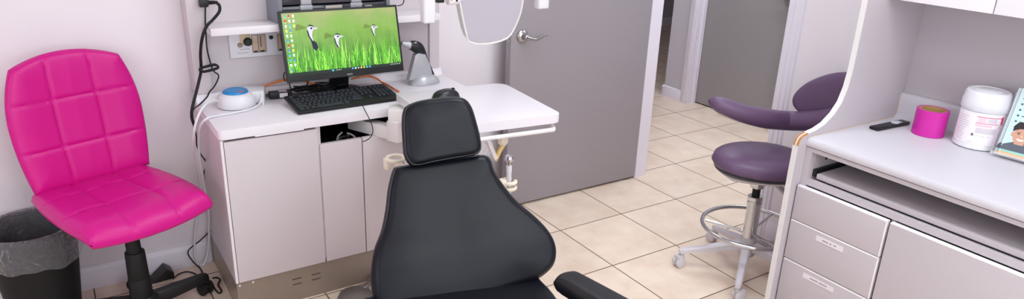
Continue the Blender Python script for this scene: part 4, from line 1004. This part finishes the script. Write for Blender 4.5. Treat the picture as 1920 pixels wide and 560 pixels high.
def brochure(dx, dd, th, label, pic=True, w_=.205):
    o_ = thing('brochure', label, 'brochure', bp3(dx+w_/2, .003, dd), 'leaflets in the acrylic stand')
    part('paper', MB().obox(bp3(dx+w_/2, .003+BH/2, dd), (bdir, bu, bf), (w_/2, BH/2, th/2)), [bro[1]], o_)
    mb = MB(); e0 = dd+th/2
    def P(a, b_, l=1): return bp3(dx+a, .003+b_, e0+.00015*l)
    def quad(a0, b0, a1, b1, mi, l): mb.poly([P(a0, b0, l), P(a1, b0, l), P(a1, b1, l), P(a0, b1, l)], mi)
    def ell(a, b_, ra_, rb_, mi, l, n=28, t0=0, t1=2*PI): mb.poly([P(a+ra_*math.cos(t0+(t1-t0)*k/n), b_+rb_*math.sin(t0+(t1-t0)*k/n), l) for k in range(n+(0 if t1-t0 > 6.2 else 1))], mi)
    quad(.002, .001, w_-.002, BH-.001, 0, 1); quad(.002, .001, w_-.002, .012, 5, 2); quad(.002, .012, w_-.002, .02, 7, 2)
    quad(.03, .0, .075, .010, 5, 3)
    fx, fy = .047, .078
    mb.poly([P(fx-.05, .02, 3), P(fx+.055, .02, 3), P(fx+.045, .04, 3), P(fx+.016, .052, 3), P(fx-.016, .052, 3), P(fx-.044, .038, 3)], 4)
    mb.poly([P(fx-.014, .045, 4), P(fx+.014, .045, 4), P(fx+.013, .062, 4), P(fx-.013, .062, 4)], 3)
    ell(fx, fy, .0255, .033, 3, 5); ell(fx-.0265, fy-.001, .005, .008, 3, 4); ell(fx+.0265, fy-.001, .005, .008, 3, 4)
    mb.poly([P(fx-.029, fy+.008, 6), P(fx-.031, fy+.026, 6), P(fx-.022, fy+.041, 6), P(fx-.004, fy+.047, 6), P(fx+.016, fy+.044, 6), P(fx+.029, fy+.032, 6), P(fx+.029, fy+.008, 6), P(fx+.024, fy+.017, 6), P(fx+.008, fy+.024, 6), P(fx-.01, fy+.021, 6), P(fx-.023, fy+.014, 6)], 2)
    for s_ in (-1, 1):
        ell(fx+.0105*s_, fy+.004, .0045, .0018, 2, 7, 12); quad(fx+.0105*s_-.006, fy+.0085, fx+.0105*s_+.006, fy+.0102, 2, 7)
    mb.poly([P(fx-.003, fy-.006, 7), P(fx+.004, fy-.006, 7), P(fx+.001, fy+.004, 7)], 8)
    ell(fx, fy-.013, .0115, .007, 9, 7, 14, PI, 2*PI)
    rg = random.Random(int(dx*1e4)+3)
    if pic:
        for k in range(6):
            z = .222-.02*k; quad(.012, z-.003, .018, z+.003, 6, 3)
            a = .026
            for j in range(4):
                l_ = .01+.02*rg.random(); quad(a, z-.0014, min(a+l_, w_-.02), z+.0014, 6, 3); a += l_+.005
    part('cover_print', mb, bro, o_)
brochure(.004, -.022, .005, 'leaflet with a smiling man on its cover, behind and left of the other leaflet', True, .195)
brochure(.019, -.008, .006, 'front leaflet in the acrylic stand with a smiling man on a teal cover', True, .197)

# ------------------------------------------------------------------ cables
def cable(name, pts, r, M, label, cat='cable', sm=6, seg=8, group=None):
    return single(name, MB().tube(pts, r, seg, sm), M, label, cat, group)
pc0 = [px(388, 5, 1, -.03), px(402, 4, 1, -.05), px(411, 10, 1, -.06), px(411, 22, 1, -.065), px(400, 36, 1, -.07), px(387, 50, 1, -.135), px(379, 72, 1, -.135), px(376, 100, 1, -.1), px(377, 130, 1, -.06), px(373, 152, 1, -.08), px(366, 180, 1, -.1), px(360, 205, 1, -.12), px(360, 222, 1, -.13), px(366, 238, 1, -.13)]
cord = thing('mains_lead', 'thick black mains lead with a plug hanging down the left hutch side', 'cable', pc0[0])
part('cord_line', MB().tube(pc0, .0058, 10, 6), m_blackm, cord)
q = pc0[0]
part('plug', MB().obox(q+V((-.012, .004, .0)), (X_, Y_, Z_), (.016, .014, .016), .004).cyl(q, q+V((.035, -.018, .002)), .009, .006, 12), m_black, cord)
cable('thin_cord', [px(385, 8, 1, -.016), px(385, 45, 1, -.018), px(386, 62, 1, -.125), px(388, 90, 1, -.05), px(393, 112, 1, -.02), px(400, 132, 1, -.02), px(410, 142, 1, -.02), px(403, 160, 1, -.03), px(393, 172, 1, -.04), px(388, 182, 1, -.045), px(374, 196, 1, -.07), px(362, 207, 1, -.15), px(363, 232, 1, -.15), px(368, 255, 1, -.15), px(369, 272, 1, -.12), px(376, 288, 1, -.07), px(387, 307, 1, 0), px(382, 330, 1, .05), px(398, 360, 1, .06), px(403, 392, 1, .06), px(405, 418, 1, .07), px(378, 448, 1, .07), px(353, 470, 1, .07), px(362, 490, 1, .06), px(378, 506, 1, 0), px(380, 520, 1, -.14)],
      .0028, m_blackm, 'thin black cord running from the plug down behind the white cable to the floor')
wr = []
for k in range(22):
    a = 2*PI*k/11; wr.append(px(392+17*math.cos(a)+2*math.sin(3*a), 127+5*math.sin(a)-4*math.cos(a)+(1.5 if k > 10 else 0), 1, -.07-.008*math.sin(a*.5)))
cable('cord_bundle', wr, .004, m_blackm, 'small tied bundle of black cord halfway down the hutch side', 'cord bundle')
bk0 = px(389, 125, 1, -.085)
wc1 = [px(411, 190, 1, -.12), px(400, 188, 1, -.15), px(388, 193, 1, -.18), px(375, 210, 1, -.2), px(366, 235, 1, -.22), px(363, 262, 1, -.2), px(364, 300, 1, -.1), px(372, 350, 1, .03), px(371, 400, 1, .06), px(366, 440, 1, .07), px(365, 470, 1, .07), px(370, 490, 1, .06), px(378, 498, 1, .05), px(386, 488, 1, .05), px(391, 465, 1, .05), px(392, 430, 1, .04), px(391, 395, 1, 0), px(382, 340, 1, -.06), px(374, 290, 1, -.14), px(373, 250, 1, -.2), px(379, 230, 1, -.24), px(392, 220, 1, -.25)]
wc2 = [px(405, 217, 2, .777), px(430, 213, 2, .777), px(455, 208, 2, .777), px(476, 202, 2, .777), px(487, 194, 2, .780), px(490, 182, 2, .800), px(486, 170, 1, -.06), px(480, 166, 1, -.05)]
cable('white_cable', wc1+wc2, .0046, m_white, 'white cable of the foot control looping off the worktop down to the floor', sm=6, seg=10)
hp = [px(489, 170, 1, -.13), px(492, 182, 1, -.14), px(493, 203, 1, -.15)]
cable('handpiece_connector', hp, .0052, m_white, 'short white connector stub leaning on the right side of the round control unit', 'connector')
oc_ = [px(476, 168, 1, .0), px(500, 160, 1, -.02), px(528, 151, 1, -.02), px(560, 149, 1, -.03), px(590, 158, 1, -.04), px(615, 165, 1, -.02), px(640, 160, 1, -.01), px(662, 148, 1, -.01), px(684, 142, 1, -.01), px(702, 145, 1, -.02), px(716, 154, 1, -.05), px(725, 161, 1, -.09), px(738, 166, 2, .779), px(748, 172, 2, .779)]
for p_ in oc_: p_.z = max(p_.z, .7775)
cable('network_cable', oc_, .0042, m_orange, 'orange network cable winding along the worktop behind the monitor')
rg = random.Random(2)
tg_ = []
for k in range(42):
    a = k*1.7; tg_.append(V((-2.33+.075*math.cos(a)+.02*rg.random()+.05*math.sin(k*.35), -.055+.035*math.sin(a*1.3)-.02*rg.random(), .779+.026*rg.random())))
cable('cable_tangle', tg_, .0026, m_blackm, 'tangle of thin black cables behind the keyboard beside the power brick', 'cable', 5, 6)
cable('monitor_cable', [px(543, 150, 1, -.12), px(545, 165, 1, -.1), px(560, 172, 1, -.08), px(575, 160, 1, -.07), px(577, 150, 1, -.1)], .0026, m_blackm, 'thin black cable drooping below the left end of the monitor', 'cable')
cable('side_cable', [px(745, 11, 1, -.12), px(753, 9, 1, -.1), px(757, 3, 1, -.08), px(757, -14, 1, -.04)], .0022, m_blackm, 'thin black cable curving up from the upper right corner of the monitor', 'cable')
cable('black_loop_cable', [px(535, 152, 1, -.12), px(532, 144, 1, -.12), px(534, 136, 1, -.12), px(540, 133, 1, -.13)], .0024, m_blackm, 'tiny black cable loop left of the lower left corner of the monitor', 'cable')
cable('keyboard_cable', [px(679, 196, 2, .786), px(682, 202, 1, -.41), px(688, 214, 1, -.425), px(696, 230, 1, -.51), px(699, 246, 1, -.52), px(694, 258, 1, -.50), px(684, 264, 1, -.43), px(680, 265, 1, -.408)], .0018, m_blackm, 'thin black keyboard cable hanging over the worktop edge past the arm')
cable('hose_loop', [px(632, 262, 1, -.3), px(634, 255, 1, -.3), px(641, 248, 1, -.28)], .004, m_lgrey, 'left pale tube in the dark open compartment below the worktop', 'hose')
cable('hose_loop', [px(651, 249, 1, -.28), px(661, 253, 1, -.3), px(668, 260, 1, -.31)], .004, m_lgrey, 'right pale tube in the dark open compartment below the worktop', 'hose')
cb = px(643, 259, 1, -.3); cb.z = max(cb.z, .625)
single('tube_clamp', MB().obox(cb+V((-.012, 0, 0)), (X_, Y_, Z_), (.005, .008, .009), .002).obox(cb+V((.02, 0, .004)), (X_, Y_, Z_), (.005, .008, .009), .002).obox(cb+V((.004, 0, .006)), (V((.9, 0, .4)), Y_, V((-.4, 0, .9))), (.01, .004, .003), .001).cyl(cb+V((-.02, .01, -.004)), cb+V((.028, .01, .004)), .007, seg=12), m_chrome, 'small metal tube clamp between the two pale tubes in the open compartment', 'clamp')
fl2 = px(405, 540, 2, .006)
cable('floor_cord', [px(399, 521, 2, .03), px(407, 520, 2, .012), px(413, 524, 2, .006), px(409, 533, 2, .006), px(415, 544, 2, .006), px(411, 549, 2, .006), px(403, 541, 2, .006), px(398, 530, 2, .02)], .0035, m_blackm, 'black cord curled on the tiles between the pink chair caster and cabinet plinth', 'cable')
cable('pedal_cord', [px(325, 522, 2, .02), px(336, 513, 2, .006), px(350, 509, 2, .006), px(364, 512, 2, .006), px(376, 521, 2, .006), px(386, 527, 2, .006)], .003, m_blackm, 'black cord running along the baseboard from the black wedge to the right')
w0_ = px(284, 533, 2, 0); w1_ = px(328, 521, 2, 0); wdir = (w1_-w0_).normalized(); wnn = Z_.cross(wdir)
wl_ = (w1_-w0_).length
single('wedge_pedal', MB().prism([w0_-wnn*.0, w1_, w1_+Z_*.028, w0_+wdir*(wl_*.72)+Z_*.052, w0_+wdir*.02+Z_*.012], wnn*.07, .004), m_black, 'black wedge shaped foot pedal on the floor behind the pink chair by the baseboard', 'foot pedal')

# ------------------------------------------------------------------ light and view
wld = bpy.data.worlds.new('world'); scene.world = wld; wld.use_nodes = True
wld.node_tree.nodes['Background'].inputs[0].default_value = (.05, .05, .05, 1); wld.node_tree.nodes['Background'].inputs[1].default_value = 1
scene.view_settings.view_transform = 'Standard'; scene.view_settings.look = 'None'; scene.view_settings.gamma = 1
scene.view_settings.use_curve_mapping = False
scene.view_settings.exposure = EXPO
scene.cycles.use_denoising = True
scene.cycles.max_bounces = 10; scene.cycles.diffuse_bounces = 6; scene.cycles.glossy_bounces = 4; scene.cycles.transparent_max_bounces = 12
scene.cycles.sample_clamp_indirect = 8
